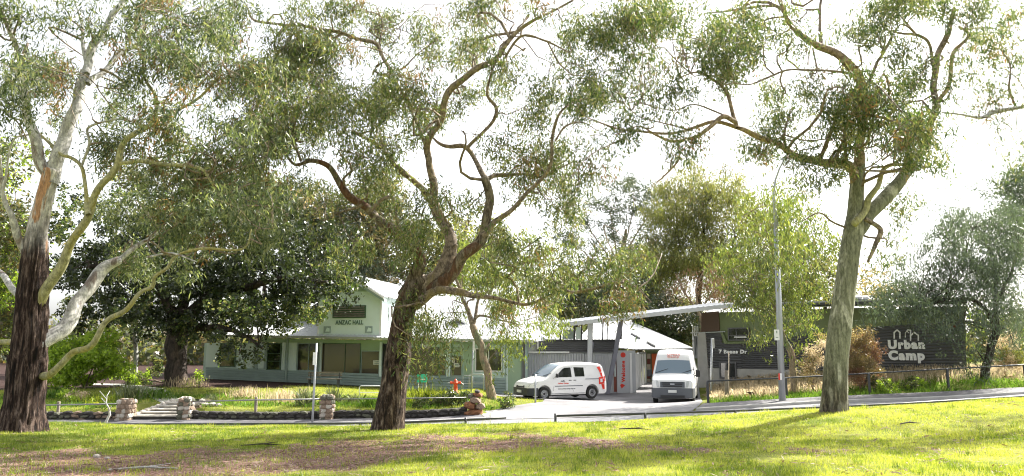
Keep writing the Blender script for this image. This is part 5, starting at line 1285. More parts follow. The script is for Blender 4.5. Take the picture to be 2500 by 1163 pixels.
Cb.poly('concrete_pier', M['conc'], [(1703, 812), (1722, 812), (1733, 960), (1703, 965)], -.1, .12, cb)
fac_text(Cb, '7 Brens Dr', 1755, 854, 1824, 864, .09, M['signwhite'], cb, bold=.055)
fac_text(Cb, 'Urban', 2168, 830, 2258, 853, .09, M['signwhite'], cb, bold=.065)
fac_text(Cb, 'Camp', 2169, 855.5, 2258, 887, .09, M['signwhite'], cb, bold=.065)
def stroke(pts, w=3.4):
    for i in range(len(pts) - 1):
        a, b = Vector(pts[i]), Vector(pts[i + 1]); n_ = Vector((-(b - a).y, (b - a).x)).normalized() * w / 2; e_ = (b - a).normalized() * w * .35
        Cb.poly('emblem', M['white'], [tuple(a + n_ - e_), tuple(b + n_ + e_), tuple(b - n_ + e_), tuple(a - n_ - e_)], .09, .105 + i * .0015, cb)
stroke([(2183, 826), (2183, 812), (2190, 806), (2197, 812), (2197, 826)])
stroke([(2210, 824), (2210, 814), (2214, 808), (2218, 813)], 1.6)
stroke([(2216, 806), (2223, 806), (2223, 831)])
stroke([(2223, 820), (2232, 812), (2242, 819), (2242, 831)])
Cb.box('tap_box', M['white'], 2343, 884, 2347, 888, .07, .16, cb)
# sloping roofs: long skillion edge rising to the right
def slab(name, A, B, th, depth, mat, parent):
    A, B = Vector(A), Vector(B); m = MB(); dn = Vector((0, 0, -th))
    m.add([A, B, B + dn, A + dn] + [v + Vector(depth) for v in (A, B, B + dn, A + dn)], [(0,1,2,3),(7,6,5,4),(0,4,5,1),(3,2,6,7),(0,3,7,4),(1,5,6,2)])
    return m.build(name, M[mat], parent)
canopy = empty('skillion_roof', W(1600, 780, 42.5), 'long thin grey metal skillion roof sloping up from the reception block to the charcoal building', 'roof')
A0, A1 = W(1362, 791, 42.2), W(1806, 740, 41.0)
slab('roof_edge', A0, A1, .2, (0, .12, 0), 'greycorr', canopy)
roof_sheet('roof_sheet', A0 + Vector((0, .125, .02)), A1 + Vector((0, .125, .02)), A1 + Vector((0, 6, .35)), A0 + Vector((0, 6, .35)), canopy, 'zinc', pitch=.3)
B0, B1 = W(1806, 742, 40.6), W(2362, 728, 33.9)
slab('roof', B0, B1, .16, (4.2, 7, .3), 'darkmetal', cb)
slab('roof_flashing', B0 + Vector((0, -.03, .03)), B1 + Vector((0, -.03, .03)), .07, (0, .028, 0), 'zinc', cb)
for x in (2105, 2131):
    t_ = W(x, 735, 36.4); mm = MB(); mm.tube([t_, t_ + Vector((0, 0, -.0)) + Vector((0, 0, .28))], .02, 6); mm.build('roof_stub', M['zinc'], cb)
mm = MB(); mm.box(W(2093, 729, 39), (.9, .9, .25), bev=.08); mm.build('roof_vent', M['white'], cb)
# lattice tower of white battens and light box beside the end wall
bt = empty('batten_screen', W(1694, 830, 44), 'small white batten screen on the end of the charcoal building', 'screen')
for i in range(4):
    a = W(1690 + i * 4.3, 796, 44); b = W(1690 + i * 4.3, 868 if i < 2 else 845, 44); mm = MB(); mm.prism([a, a + Vector((.045, 0, 0)), Vector((a.x + .045, a.y, b.z)), Vector((a.x, a.y, b.z))], (0, .05, 0)); mm.build('batten', M['white'], bt)
mm = MB(); a = W(1696, 813, 44.06); mm.box(a, (.5, .04, .06)); a = W(1700, 832, 44.06); mm.box(a, (.4, .04, .06)); mm.build('batten_rail', M['white'], bt)
mm = MB(); a = W(1703, 848, 44.2); mm.box(a, (.5, .4, 1.3), bev=.02); mm.build('cabinet', M['greycorr'], bt)

# ================================================================== STONE WALLS, PIERS, STEPS
def stone_mesh(name, seed, mat):
    r = random.Random(seed); bm = bmesh.new(); bmesh.ops.create_icosphere(bm, subdivisions=1, radius=.5)
    for v in bm.verts: v.co *= r.uniform(.82, 1.12); v.co.x = max(-.47, min(.47, v.co.x)); v.co.z = max(-.45, min(.45, v.co.z))
    me = bpy.data.meshes.new(name); bm.to_mesh(me); bm.free(); me.materials.append(mat); return me
STM = {k: [stone_mesh('stone', i + j * 10, M[k]) for i in range(4)] for j, k in enumerate(('stone_b', 'stone_c', 'stone_p', 'stone_w', 'stone_r'))}
def stone(parent, c, sz, kinds, name='stone', rz=0):
    me = random.choice(STM[random.choice(kinds)])
    o = bpy.data.objects.new(name, me); COL.objects.link(o); o.parent = parent
    o.location = Vector(c) - wloc(parent); o.scale = sz; o.rotation_euler = (random.uniform(-.15, .15), random.uniform(-.2, .2), rz + random.uniform(-.2, .2))
    return o
def garden_wall(label, px0, px1, hgt, kinds):
    x0, x1 = xr(px0, 30.05), xr(px1, 30.05)
    root = empty('stone_wall', ((x0 + x1) / 2, 30.05, gz1((x0 + x1) / 2, 30.05)), label, 'wall', 'low bluestone garden walls')
    V = []; k = max(2, int((x1 - x0) / .5)); m = MB()
    for i in range(k + 1):
        x = x0 + (x1 - x0) * i / k; z = gz1(x, 29.95); V += [(x, 30.02, z - .1), (x, 30.02, z + hgt - .06), (x, 30.30, z + hgt - .04), (x, 30.30, z - .1)]
    Fc = []
    for i in range(k):
        for j in range(3): Fc.append((4*i+j, 4*i+4+j, 4*i+5+j, 4*i+1+j))
    Fc += [(0, 1, 2, 3), (4*k+3, 4*k+2, 4*k+1, 4*k)]
    mk('core', V, Fc, M['core_riser_shade'], root)
    for row in range(3):
        x = x0 + .1; rh = hgt / 3
        while x < x1 - .05:
            w = random.uniform(.2, .46); zz = gz1(x + w / 2, 29.95) + rh * (row + .5) + random.uniform(-.02, .03)
            stone(root, (min(x + w / 2, x1 - .1), 30.02 + random.uniform(-.02, .04), zz), (w * 1.08, .24, rh * random.uniform(1.05, 1.35)), kinds)
            x += w
    return root
garden_wall('low dark bluestone wall left of the steps, behind the shaggy tree', 95, 290, .40, ['stone_b', 'stone_c', 'stone_p'])
garden_wall('low dark bluestone wall between the step pier and the middle pier', 462, 788, .42, ['stone_b', 'stone_b', 'stone_c'])
garden_wall('low dark bluestone wall right of the middle pier, passing behind the brown gum', 812, 1140, .42, ['stone_b', 'stone_b', 'stone_c'])
def pier(label, px, wpx, ytop, ybot, kinds, Y=29.95, taper=1.0):
    b = G(px, Y); h = W(px, ytop, Y).z - b.z; w = wpx / ppm(Y)
    root = empty('stone_pier', b, label, 'pier')
    m = MB(); m.add([b + Vector((sx * w * (.40 if t else .44), sy * w * .42, h * .93 * t - .05 * (1 - t))) for t in (0, 1) for sx, sy in ((-1,-1),(1,-1),(1,1),(-1,1))], [(3,2,1,0),(4,5,6,7),(0,1,5,4),(1,2,6,5),(2,3,7,6),(3,0,4,7)])
    m.build('core', M['stone_p'], root)
    n = max(4, round(h / .16)); rh = h / n
    for r in range(n):
        ww = w * (1 - (1 - taper) * r / n); c = max(2, round(ww / .22))
        for side in range(4):
            for i in range(c):
                t = (i + .5) / c - .5 + random.uniform(-.05, .05); d = ww * .42
                p = {0: (t * ww, -d), 1: (d, t * ww), 2: (t * ww, d), 3: (-d, t * ww)}[side]
                stone(root, b + Vector((p[0], p[1], rh * (r + .5))), (ww / c * 1.25, .15, rh * 1.4) if side in (0, 2) else (.15, ww / c * 1.25, rh * 1.4), kinds)
    for i in range(3): stone(root, b + Vector(((i - 1) * w * .28, random.uniform(-.05, .05), h)), (w * .4, w * .7, .14), kinds)
    return root
pier('square brown fieldstone pier at the left of the garden steps', 306, 34, 976, 1036, ['stone_p', 'stone_p', 'stone_w'])
pier('mossy fieldstone pier at the right of the garden steps', 451, 30, 972, 1034, ['stone_p', 'stone_c', 'stone_w'])
pier('round-topped fieldstone pier in the middle of the garden wall', 798, 30, 966, 1027, ['stone_p', 'stone_w', 'stone_c'])
# rugged boulder pier by the drive
bp = G(1158, 30.0)
bo = empty('boulder_stack', bp, 'rugged pile of rust brown boulders ending the garden wall beside the driveway', 'rock pile')
for (dx, dz, sx, sz_, kd) in ((-.05, .16, .95, .42, 'stone_r'), (.22, .42, .5, .36, 'stone_p'), (-.18, .45, .55, .4, 'stone_r'), (.05, .66, .55, .34, 'stone_p'), (.12, .86, .5, .26, 'stone_r'), (-.12, .8, .36, .3, 'stone_c'), (.1, 1.0, .26, .16, 'stone_b')):
    stone(bo, bp + Vector((dx, random.uniform(-.1, .1), dz)), (sx, .6, sz_), [kd], 'boulder')
# steps
sp = G(385, 30.2)
steps = empty('garden_steps', sp, 'flight of worn stone steps climbing between two stone piers to the lawn', 'steps')
xs0, xs1 = xr(324, 30.0), xr(440, 30.0)
z0s = gz1((xs0 + xs1) / 2, 29.9) + .1
ztop = gz1(xr(420, 32.6), 32.6)
nst = 5; rise = (ztop - z0s) / nst
for i in range(nst):
    y = 30.0 + i * .46; xl = xs0 + i * .12
    m = MB(); c = Vector(((xl + xs1) / 2, y + .35, z0s + rise * (i + 1) - (rise + .35) / 2 + 0)); m.box(c, (xs1 - xl, .7, rise + .35), bev=.02)
    m.build('riser', M['core_riser_shade'], steps)  # shadow below each tread is put into the dark riser colour
    m = MB(); m.box(Vector((c.x, y + .32, z0s + rise * (i + 1) + .03)), (xs1 - xl, .74, .07), bev=.02); m.build('step', M['step'], steps)
for i in range(9):   # rubble cheek walls beside the flight
    y = 30.15 + i * .28; z = z0s + rise * (i * .28 / .46 + .7)
    stone(steps, (xs0 - .12 + i * .07, y, z), (.34, .34, .32), ['stone_w'], 'cheek_stone')
    stone(steps, (xs0 - .1 + i * .07, y, z - .25), (.34, .34, .32), ['stone_w', 'stone_p'], 'cheek_stone')
    stone(steps, (xs1 + .1, y, z), (.3, .34, .3), ['stone_w', 'stone_p'], 'cheek_stone')
# stacked pale rock by the right pier
rk = G(490, 31.2); rkr = empty('garden_rocks', rk, 'pale loose rocks on the grass just right of the step pier', 'rocks')
for dx, dz, s_ in ((-.2, .1, .35), (.15, .08, .4), (.45, .1, .3), (0, .25, .28), (.7, .06, .3)): stone(rkr, rk + Vector((dx, .1, dz)), (s_, .3, .2), ['stone_w'], 'rock')

# ================================================================== RAILS AND FENCES
def pipe_fence(label, pts, Y, posts, rad=.028, postr=.05, matp='timber', matr='rail', cat='fence', group=None, wood=True, name='pipe_fence'):
    """pts: rail pixels; posts: (px, ytop)"""
    root = empty(name, G(pts[0][0], Y), label, cat, group)
    MB().tube([W(px, py, Y) for px, py in pts], rad, 8).build('rail', M[matr], root, smooth=True)
    for px, yt in posts:
        t = W(px, yt, Y); g = gz1(t.x, t.y) - .15
        if wood: m = MB(); m.box(((t.x), t.y + rad + postr, (t.z + g) / 2), (postr * 2, postr * 2, t.z - g), bev=.012); m.build('post', M[matp], root)
        else: MB().tube([Vector((t.x, t.y + .002, g)), t], postr, 8).build('post', M[matp], root)
    return root
pipe_fence('grey pipe rail on a timber post between the shaggy tree and the left step pier', [(80, 990), (200, 988), (292, 986)], 30.0, [(141, 981)])
pipe_fence('grey pipe rail on a timber post between the step pier and the middle pier', [(463, 981), (620, 977), (786, 975)], 30.0, [(624, 970)])
pipe_fence('thin pipe rail from the middle pier to the rust brown boulders', [(810, 975), (960, 973), (1140, 971)], 30.0, [], rad=.02)
def low_rail(label, pts, posts, group):
    Y = 23.55; root = empty('low_rail', G(pts[0][0], Y), label, 'barrier', group)
    MB().tube([W(px, py, Y) for px, py in pts], .035, 8).build('rail', M['darkmetal'], root, smooth=True)
    for px, py in posts:
        t = W(px, py, Y); MB().tube([Vector((t.x, t.y, gz1(t.x, t.y) - .2)), t], .04, 8).build('post', M['darkmetal'], root, smooth=True)
low_rail('low dark rail along the kerb on the left, ending near the driveway mouth', [(180, 1037), (330, 1036), (500, 1035.5), (700, 1034.5), (900, 1034), (1000, 1031), (1137, 1025), (1236, 1020)], [(335, 1036), (620, 1035), (880, 1034), (1137, 1020)], 'low kerb rails')
low_rail('low dark rail along the right lawn edge, starting at a stout post', [(1356, 1016), (1575, 1010), (1800, 1003), (2000, 995), (2200, 986), (2500, 968)], [(1356, 1010), (1575, 1008), (1795, 1002), (2200, 985), (2420, 973)], 'low kerb rails')
# right handrail fence
Y = 31.0
rf = empty('handrail_fence', G(1727, Y), 'black steel handrail fence running up the footpath in front of the charcoal building', 'fence')
def fy(px): return 31.0 + (px - 1727) / 773 * .6
rp = [(1727, 931), (1918, 923), (2120, 912), (2312, 901), (2500, 891), (2560, 888)]
MB().tube([W(px, py, fy(px)) for px, py in rp], .03, 8).build('rail', M['darkmetal'], rf, smooth=True)
for px, py in rp[:5]:
    t = W(px, py, fy(px)); g = gz1(t.x, t.y) - .1; m = MB(); m.box((t.x, t.y, (t.z + g) / 2), (.09, .09, t.z - g), bev=.01); m.build('post', M['darkmetal'], rf)

# ================================================================== POLES AND SIGNS
def pole(label, px, Y, ytop, xtop, r0, r1, mat, name='sign_pole', cat='pole'):
    b = G(px, Y); t = W(xtop, ytop, Y); root = empty(name, b, label, cat)
    MB().tube([b + Vector((0, 0, -.1)), t], [r0, r1], 12).build('shaft', M[mat], root, smooth=True)
    return root, b, t
root, b, t = pole('tall grey street light pole with a thin curved arm, standing on the footpath', 1910, 29.6, 560, 1895, .13, .10, 'zinc', 'street_light', 'street light')
MB().tube([t, W(1889, 470, 29.6), W(1893, 440, 29.6), W(1903, 412, 29.4), W(1916, 388, 29.0)], [.10, .05, .045, .04, .035], 8).build('arm', M['zinc'], root, smooth=True)
m = MB(); m.box(W(1921, 384, 28.8), (.22, .7, .12), bev=.04); m.build('lamp_head', M['zinc'], root)
m = MB(); m.box(b + Vector((0, 0, .04)), (.5, .5, .12), bev=.02); m.build('base_plate', M['conc'], root)
sg = empty('parking_sign', W(1896, 818, 29.4), 'small white parking sign fixed to the left of the street light pole', 'sign')
m = MB(); m.box(W(1896.5, 818, 29.4), (.2, .015, .42)); m.build('plate', M['white'], sg)
m = MB(); m.box(W(1896.5, 811, 29.388), (.03, .006, .10)); m.box(W(1897, 824, 29.388), (.10, .006, .02)); m.build('print', M['letters'], sg)
sg = empty('reflector_band', W(1909, 920, 29.42), 'small red and white marker fixed low on the street light pole', 'marker')
m = MB(); m.box(W(1903.5, 920, 29.46), (.10, .03, .26), bev=.008); m.build('band', M['red'], sg)
m = MB(); m.box(W(1906.5, 920, 29.44), (.07, .02, .26), bev=.005); m.build('stripe', M['white'], sg)
root, b, t = pole('thin leaning galvanised sign pole in front of the hall steps with a small white sign', 762, 28.9, 838, 773, .042, .036, 'zinc')
sg = empty('street_sign', W(768, 875, 28.8), 'small white sign seen edge-on on the leaning pole before the lettered hall porch', 'sign')
m = MB(); m.box(W(768.5, 876, 28.8), (.14, .02, .48)); m.build('plate', M['white'], sg)
root, b, t = pole('slim pale sign pole standing just left of the small leaning gum', 1150, 36.5, 836, 1156, .035, .035, 'zinc')
sg = empty('street_sign', W(1156, 845, 36.4), 'narrow white sign on the slim pole left of the small leaning gum', 'sign')
m = MB(); m.box(W(1156.5, 845, 36.45), (.10, .02, .46)); m.build('plate', M['white'], sg)
root, b, t = pole('short bare grey pole in the grass in front of the small van bonnet', 1307, 34.2, 914, 1307, .04, .04, 'zinc')
root, b, t = pole('grey-green pole with a small cap in front of the 7 Brens Dr wall', 1736, 37.0, 826, 1738, .05, .05, 'zinc')
m = MB(); m.box(t + Vector((.03, -.06, -.25)), (.12, .1, .5), bev=.02); m.build('box', M['greycorr'], root)
root, b, t = pole('brown timber post under the 7 Brens Dr lettering', 1774, 33.5, 905, 1774, .09, .085, 'timber', 'timber_post', 'post')
root, b, t = pole('thin pale pole rising behind the brown timber post', 1779, 34.5, 860, 1779, .02, .02, 'cream')
for px, lb in ((1197, 'thin white stake at the driveway mouth beside the low rail'), (1275, 'short white stake between the two low kerb rails')):
    t = W(px, 1008 if px < 1200 else 1022, 23.7); r_ = empty('stake', G(px, 23.7), lb, 'stake'); MB().tube([G(px, 23.7), t], .018, 6).build('shaft', M['white'], r_)
# crooked pale sapling by the left pier
b = G(259, 24.6); cs_ = empty('crooked_sapling', b, 'crooked leafless pale sapling at the kerb left of the steps', 'sapling')
sp_ = [W(257, 1047, 24.6), W(259, 1030, 24.6), W(268, 1012, 24.6), W(266, 998, 24.6), W(259, 985, 24.6), W(261, 965, 24.6)]; sp_[0].z = b.z - .1
MB().tube(sp_, [.05, .045, .04, .03, .025, .015], 8).build('stem', M['barkG'], cs_, smooth=True)
for q in ([W(267, 1004, 24.6), W(272, 992, 24.4)], [W(260, 975, 24.6), W(249, 962, 24.4), W(243, 955, 24.3)], [W(261, 967, 24.6), W(268, 955, 24.8)], [W(259, 985, 24.6), W(247, 972, 24.8)]):
    MB().tube(q, .012, 6).build('branch', M['barkG'], cs_)

# hydrant
b = G(1112, 36.8); hy = empty('fire_hydrant', b, 'red-orange fire hydrant standing on the lawn behind the low wall', 'hydrant')
MB().tube([b + Vector((0, 0, z)) for z in (0, .05, .06, .42, .44, .5, .52, .6, .66, .69)], [.15, .15, .10, .09, .13, .13, .10, .09, .05, .01], 14).build('barrel', M['hydrant'], hy, smooth=True)
for s_ in (-1, 1):
    MB().tube([b + Vector((s_ * .08, 0, .5)), b + Vector((s_ * .2, 0, .5)), b + Vector((s_ * .205, 0, .5)), b + Vector((s_ * .26, 0, .5))], [.05, .05, .065, .065], 10).build('outlet', M['hydrant'], hy)
    MB().tube([b + Vector((s_ * .26, 0, .5)), b + Vector((s_ * .38, .05, .46 - .05 * s_))], .02, 8).build('nozzle_chain', M['greycorr'], hy)
MB().tube([b + Vector((0, -.08, .36)), b + Vector((0, -.19, .36))], .06, 10).build('front_cap', M['hydrant'], hy)
# teal sign on lawn
b = G(1031, 38.5); tb = empty('teal_bin_sign', b, 'teal green board on the lawn right of the brown gum trunk', 'sign')
m = MB(); c = W(1031, 924, 38.5); m.box(c, (.52, .05, .42), bev=.03); m.build('board', M['teal'], tb)
m = MB(); m.box(c + Vector((.02, -.032, -.05)), (.3, .01, .05)); m.build('print', M['mintlight'], tb)
for s_ in (-1, 1): MB().tube([Vector((c.x + s_ * .2, c.y + .03, gz1(c.x, c.y) - .1)), Vector((c.x + s_ * .2, c.y + .03, c.z))], .02, 6).build('leg', M['white'], tb)
# metal hoops by hydrant and low white frame
def hoop(label, px, w, h, Y, mat='zinc', wy=0.0):
    b = G(px, Y); r = empty('steel_hoop', b, label, 'rack')
    MB().tube([b + Vector((-w/2, 0, -.1)), b + Vector((-w/2, 0, h - .06)), b + Vector((-w/2 + .06, 0, h)), b + Vector((w/2 - .06, wy, h)), b + Vector((w/2, wy, h - .06)), b + Vector((w/2, wy, -.1))], .02, 8).build('tube', M[mat], r, smooth=True)
    MB().tube([b + Vector((-w/2, 0, h * .45)), b + Vector((w/2, wy, h * .45))], .014, 6).build('crossbar', M[mat], r)
hoop('thin steel hoop rack right of the fire hydrant', 1163, .75, .8, 38.2)
hoop('second thin steel hoop rack, left of the slim pale pole', 1142, .5, .75, 38.6)
hoop('low white pipe frame left of the brown gum trunk', 903, 1.0, .55, 35.0, 'white')
# picnic bench near the hall porch
b = G(790, 41.5); bn = empty('garden_bench', b, 'low grey slatted bench on the lawn in front of the hall porch', 'bench')
for i in range(3): m = MB(); m.box(b + Vector((0, -.15 + i * .16, .44)), (1.9, .12, .04), bev=.008); m.build('slat', M['timber'], bn)
for i in range(2): m = MB(); m.box(b + Vector((0, .28, .62 + i * .15)), (1.9, .03, .1), bev=.008); m.build('back_slat', M['timber'], bn)
for s_ in (-1, 1): m = MB(); m.box(b + Vector((s_ * .8, 0, .21)), (.06, .4, .42)); m.build('leg', M['darkmetal'], bn); m = MB(); m.box(b + Vector((s_ * .8, .25, .5)), (.05, .05, .56)); m.build('leg', M['darkmetal'], bn)

# ================================================================== PLANTS
def tussock(name, label, px, Y, mat, h, spread, n, w, cat='plant', flop=.6, lean=.5, group=None):
    b = G(px, Y); root = empty(name, b, label, cat, group)
    P = np.array([[b.x, b.y, b.z]]) + np.column_stack([rng.normal(0, spread, n), rng.normal(0, spread, n), np.zeros(n)])
    P[:, 2] = gz(P[:, 0], P[:, 1]) - .02
    blades('blades', P, h * rng.uniform(.55, 1.15, n), w, M[mat], lean, parent=root, kind=None, segs=2, flop=flop)
def shrub(name, label, px, Y, blobs, mat, n=160, L=.1, w=.05, rad=(.16, .16, .13), cs=24, hang=.0, cat='shrub', alt=None, wood=True, dsp=.35):
    b = G(px, Y); root = empty(name, b, label, cat)
    C = clumps(blobs, Y, cs, dsp)
    if wood:
        for i in range(6):
            c = C[rng.integers(len(C))]; MB().tube([b + Vector((0, 0, -.05)), b.lerp(Vector(c), .5) + Vector((rng.normal(0, .1), 0, .1)), Vector(c)], [.03, .02, .008], 5).build('stem', M['barkBl'], root)
    if alt:
        s_ = rng.random(len(C)) < alt[1]; leaf_cloud('foliage', C[~s_], root, M[mat], n, 8, rad, L, w, hang); leaf_cloud('foliage', C[s_], root, M[alt[0]], n, 8, rad, L, w, hang)
    else: leaf_cloud('foliage', C, root, M[mat], n, 8, rad, L, w, hang)
    return root
shrub('bright_shrub', 'bright lime green shrub between the shaggy tree and the slender pale trunk', 205, 38.5, [(150,870,50,40,1.6),(220,860,60,45,1.8),(180,910,70,30,1.5),(270,880,40,40,1.6),(240,830,30,25,1.2),(130,920,40,20,1.2),(200,880,80,40,1.2)], 'leafP', n=110, L=.15, w=.09, rad=(.3,.3,.12), cs=30, dsp=.8)
shrub('round_bush', 'pale green round bush with straw base on the bank left of the steps', 180, 33.0, [(180,968,26,20,2.2),(175,985,22,14,1.6)], 'leafP', L=.08, w=.03, cs=20, alt=('leafW', .45))
shrub('dry_bush', 'large orange-brown dry bush hard against the right of the smooth gum trunk', 2105, 32.8, [(2100,862,38,42,1.9),(2122,885,26,30,1.6),(2085,900,35,35,1.5),(2112,828,20,16,1.3),(2105,918,38,20,1.2)], 'leafO', n=170, L=.12, w=.02, cs=26, hang=-.4, alt=('leafR', .4))
shrub('dry_bush', 'thin straw-coloured bush just left of the smooth gum trunk', 1985, 33.5, [(1985,870,35,35,1.1),(1970,900,30,25,1.2),(2005,840,25,20,.8)], 'leafO', n=120, L=.12, w=.02, cs=26, hang=-.4, alt=('leafW', .4))
shrub('pale_bush', 'yellowish pale bush right of the she-oak trunk', 2465, 36.5, [(2465,850,40,35,1.8),(2480,880,30,25,1.4),(2440,870,25,25,1.4)], 'leafY', n=150, L=.12, w=.03, cs=26, alt=('leafW', .3))
shrub('dark_bush', 'dark green low bush behind the thin pipe rail, left of the boulders', 1090, 31.6, [(1080,985,50,14,1.8),(1120,980,25,14,1.8),(1040,992,30,10,1.4)], 'leafC', L=.08, w=.04, cs=20)
shrub('small_bush', 'small dark bush on the verge in front of the small van wheel', 1236, 32.3, [(1236,984,16,9,2.0)], 'leafC', L=.06, w=.03, cs=16, wood=False)
shrub('green_bush', 'deep green bush at the fence foot right of the smooth gum', 2158, 31.9, [(2158,948,28,14,2.2)], 'leafP', L=.07, w=.03, cs=16, alt=('leafC', .6))
shrub('green_bush', 'mid green bush clump under the handrail before the painted wall sign', 2225, 32.0, [(2225,945,22,14,2.0)], 'leafP', L=.07, w=.03, cs=16, alt=('leafC', .4))
shrub('dark_hedge', 'dark leafy undergrowth at the foot of the fig tree', 420, 41.0, [(370,925,60,22,1.6),(470,930,40,18,1.2),(300,920,40,20,1.2)], 'leafC', n=120, L=.12, w=.05, cs=26, alt=('leafP', .3), dsp=.8)
tussock('flax_plant', 'big grey-green flax clump behind the leaning sign pole', 745, 31.7, 'flax', 1.0, .13, 130, .045, flop=.35, lean=.6)
tussock('flax_plant', 'flax clump just right of the leaning sign pole, behind the middle pier', 815, 32.6, 'flax', .95, .12, 120, .04, flop=.3, lean=.55)
tussock('flax_plant', 'flowering pale flax clump beside the left step pier', 318, 33.5, 'flax', 1.0, .3, 180, .03, flop=.4)
tussock('tussock_grass', 'yellow-green tussock mound right of the brown gum trunk', 1035, 34.0, 'grassA', 1.0, .55, 700, .02)
tussock('tussock_grass', 'pinkish dry tussock left of the flax clump', 690, 33.0, 'leafW', .8, .45, 420, .015, lean=.3)
tussock('tussock_grass', 'straw tussock with dark base behind the timber fence post', 600, 34.0, 'leafW', .75, .35, 300, .015, lean=.3)
tussock('tussock_grass', 'small dark tussock just right of the mossy step pier', 515, 32.5, 'flax', .6, .12, 120, .02)
tussock('tussock_grass', 'green tussock on the bank left of the brown gum trunk', 905, 31.5, 'grassG', .7, .2, 220, .02)
tussock('tussock_grass', 'pale tussock on the bank behind the thin pipe rail', 862, 32.8, 'flax', .6, .25, 220, .02)
tussock('tussock_grass', 'wispy tussock in the shade under the fig by the garden path', 455, 39.5, 'leafW', .8, .4, 200, .02, lean=.3)
tussock('tussock_grass', 'bright tussock at the bank edge left of the steps', 240, 32.4, 'grassA', .6, .4, 300, .02)
for px, lb in ((120, 'grassy clump beside the shaggy trunk behind the left pipe rail'), (375, 'leafy grass clump at the top of the steps')):
    tussock('tussock_grass', lb, px, 34.2, 'grassG', .7, .4, 260, .025)

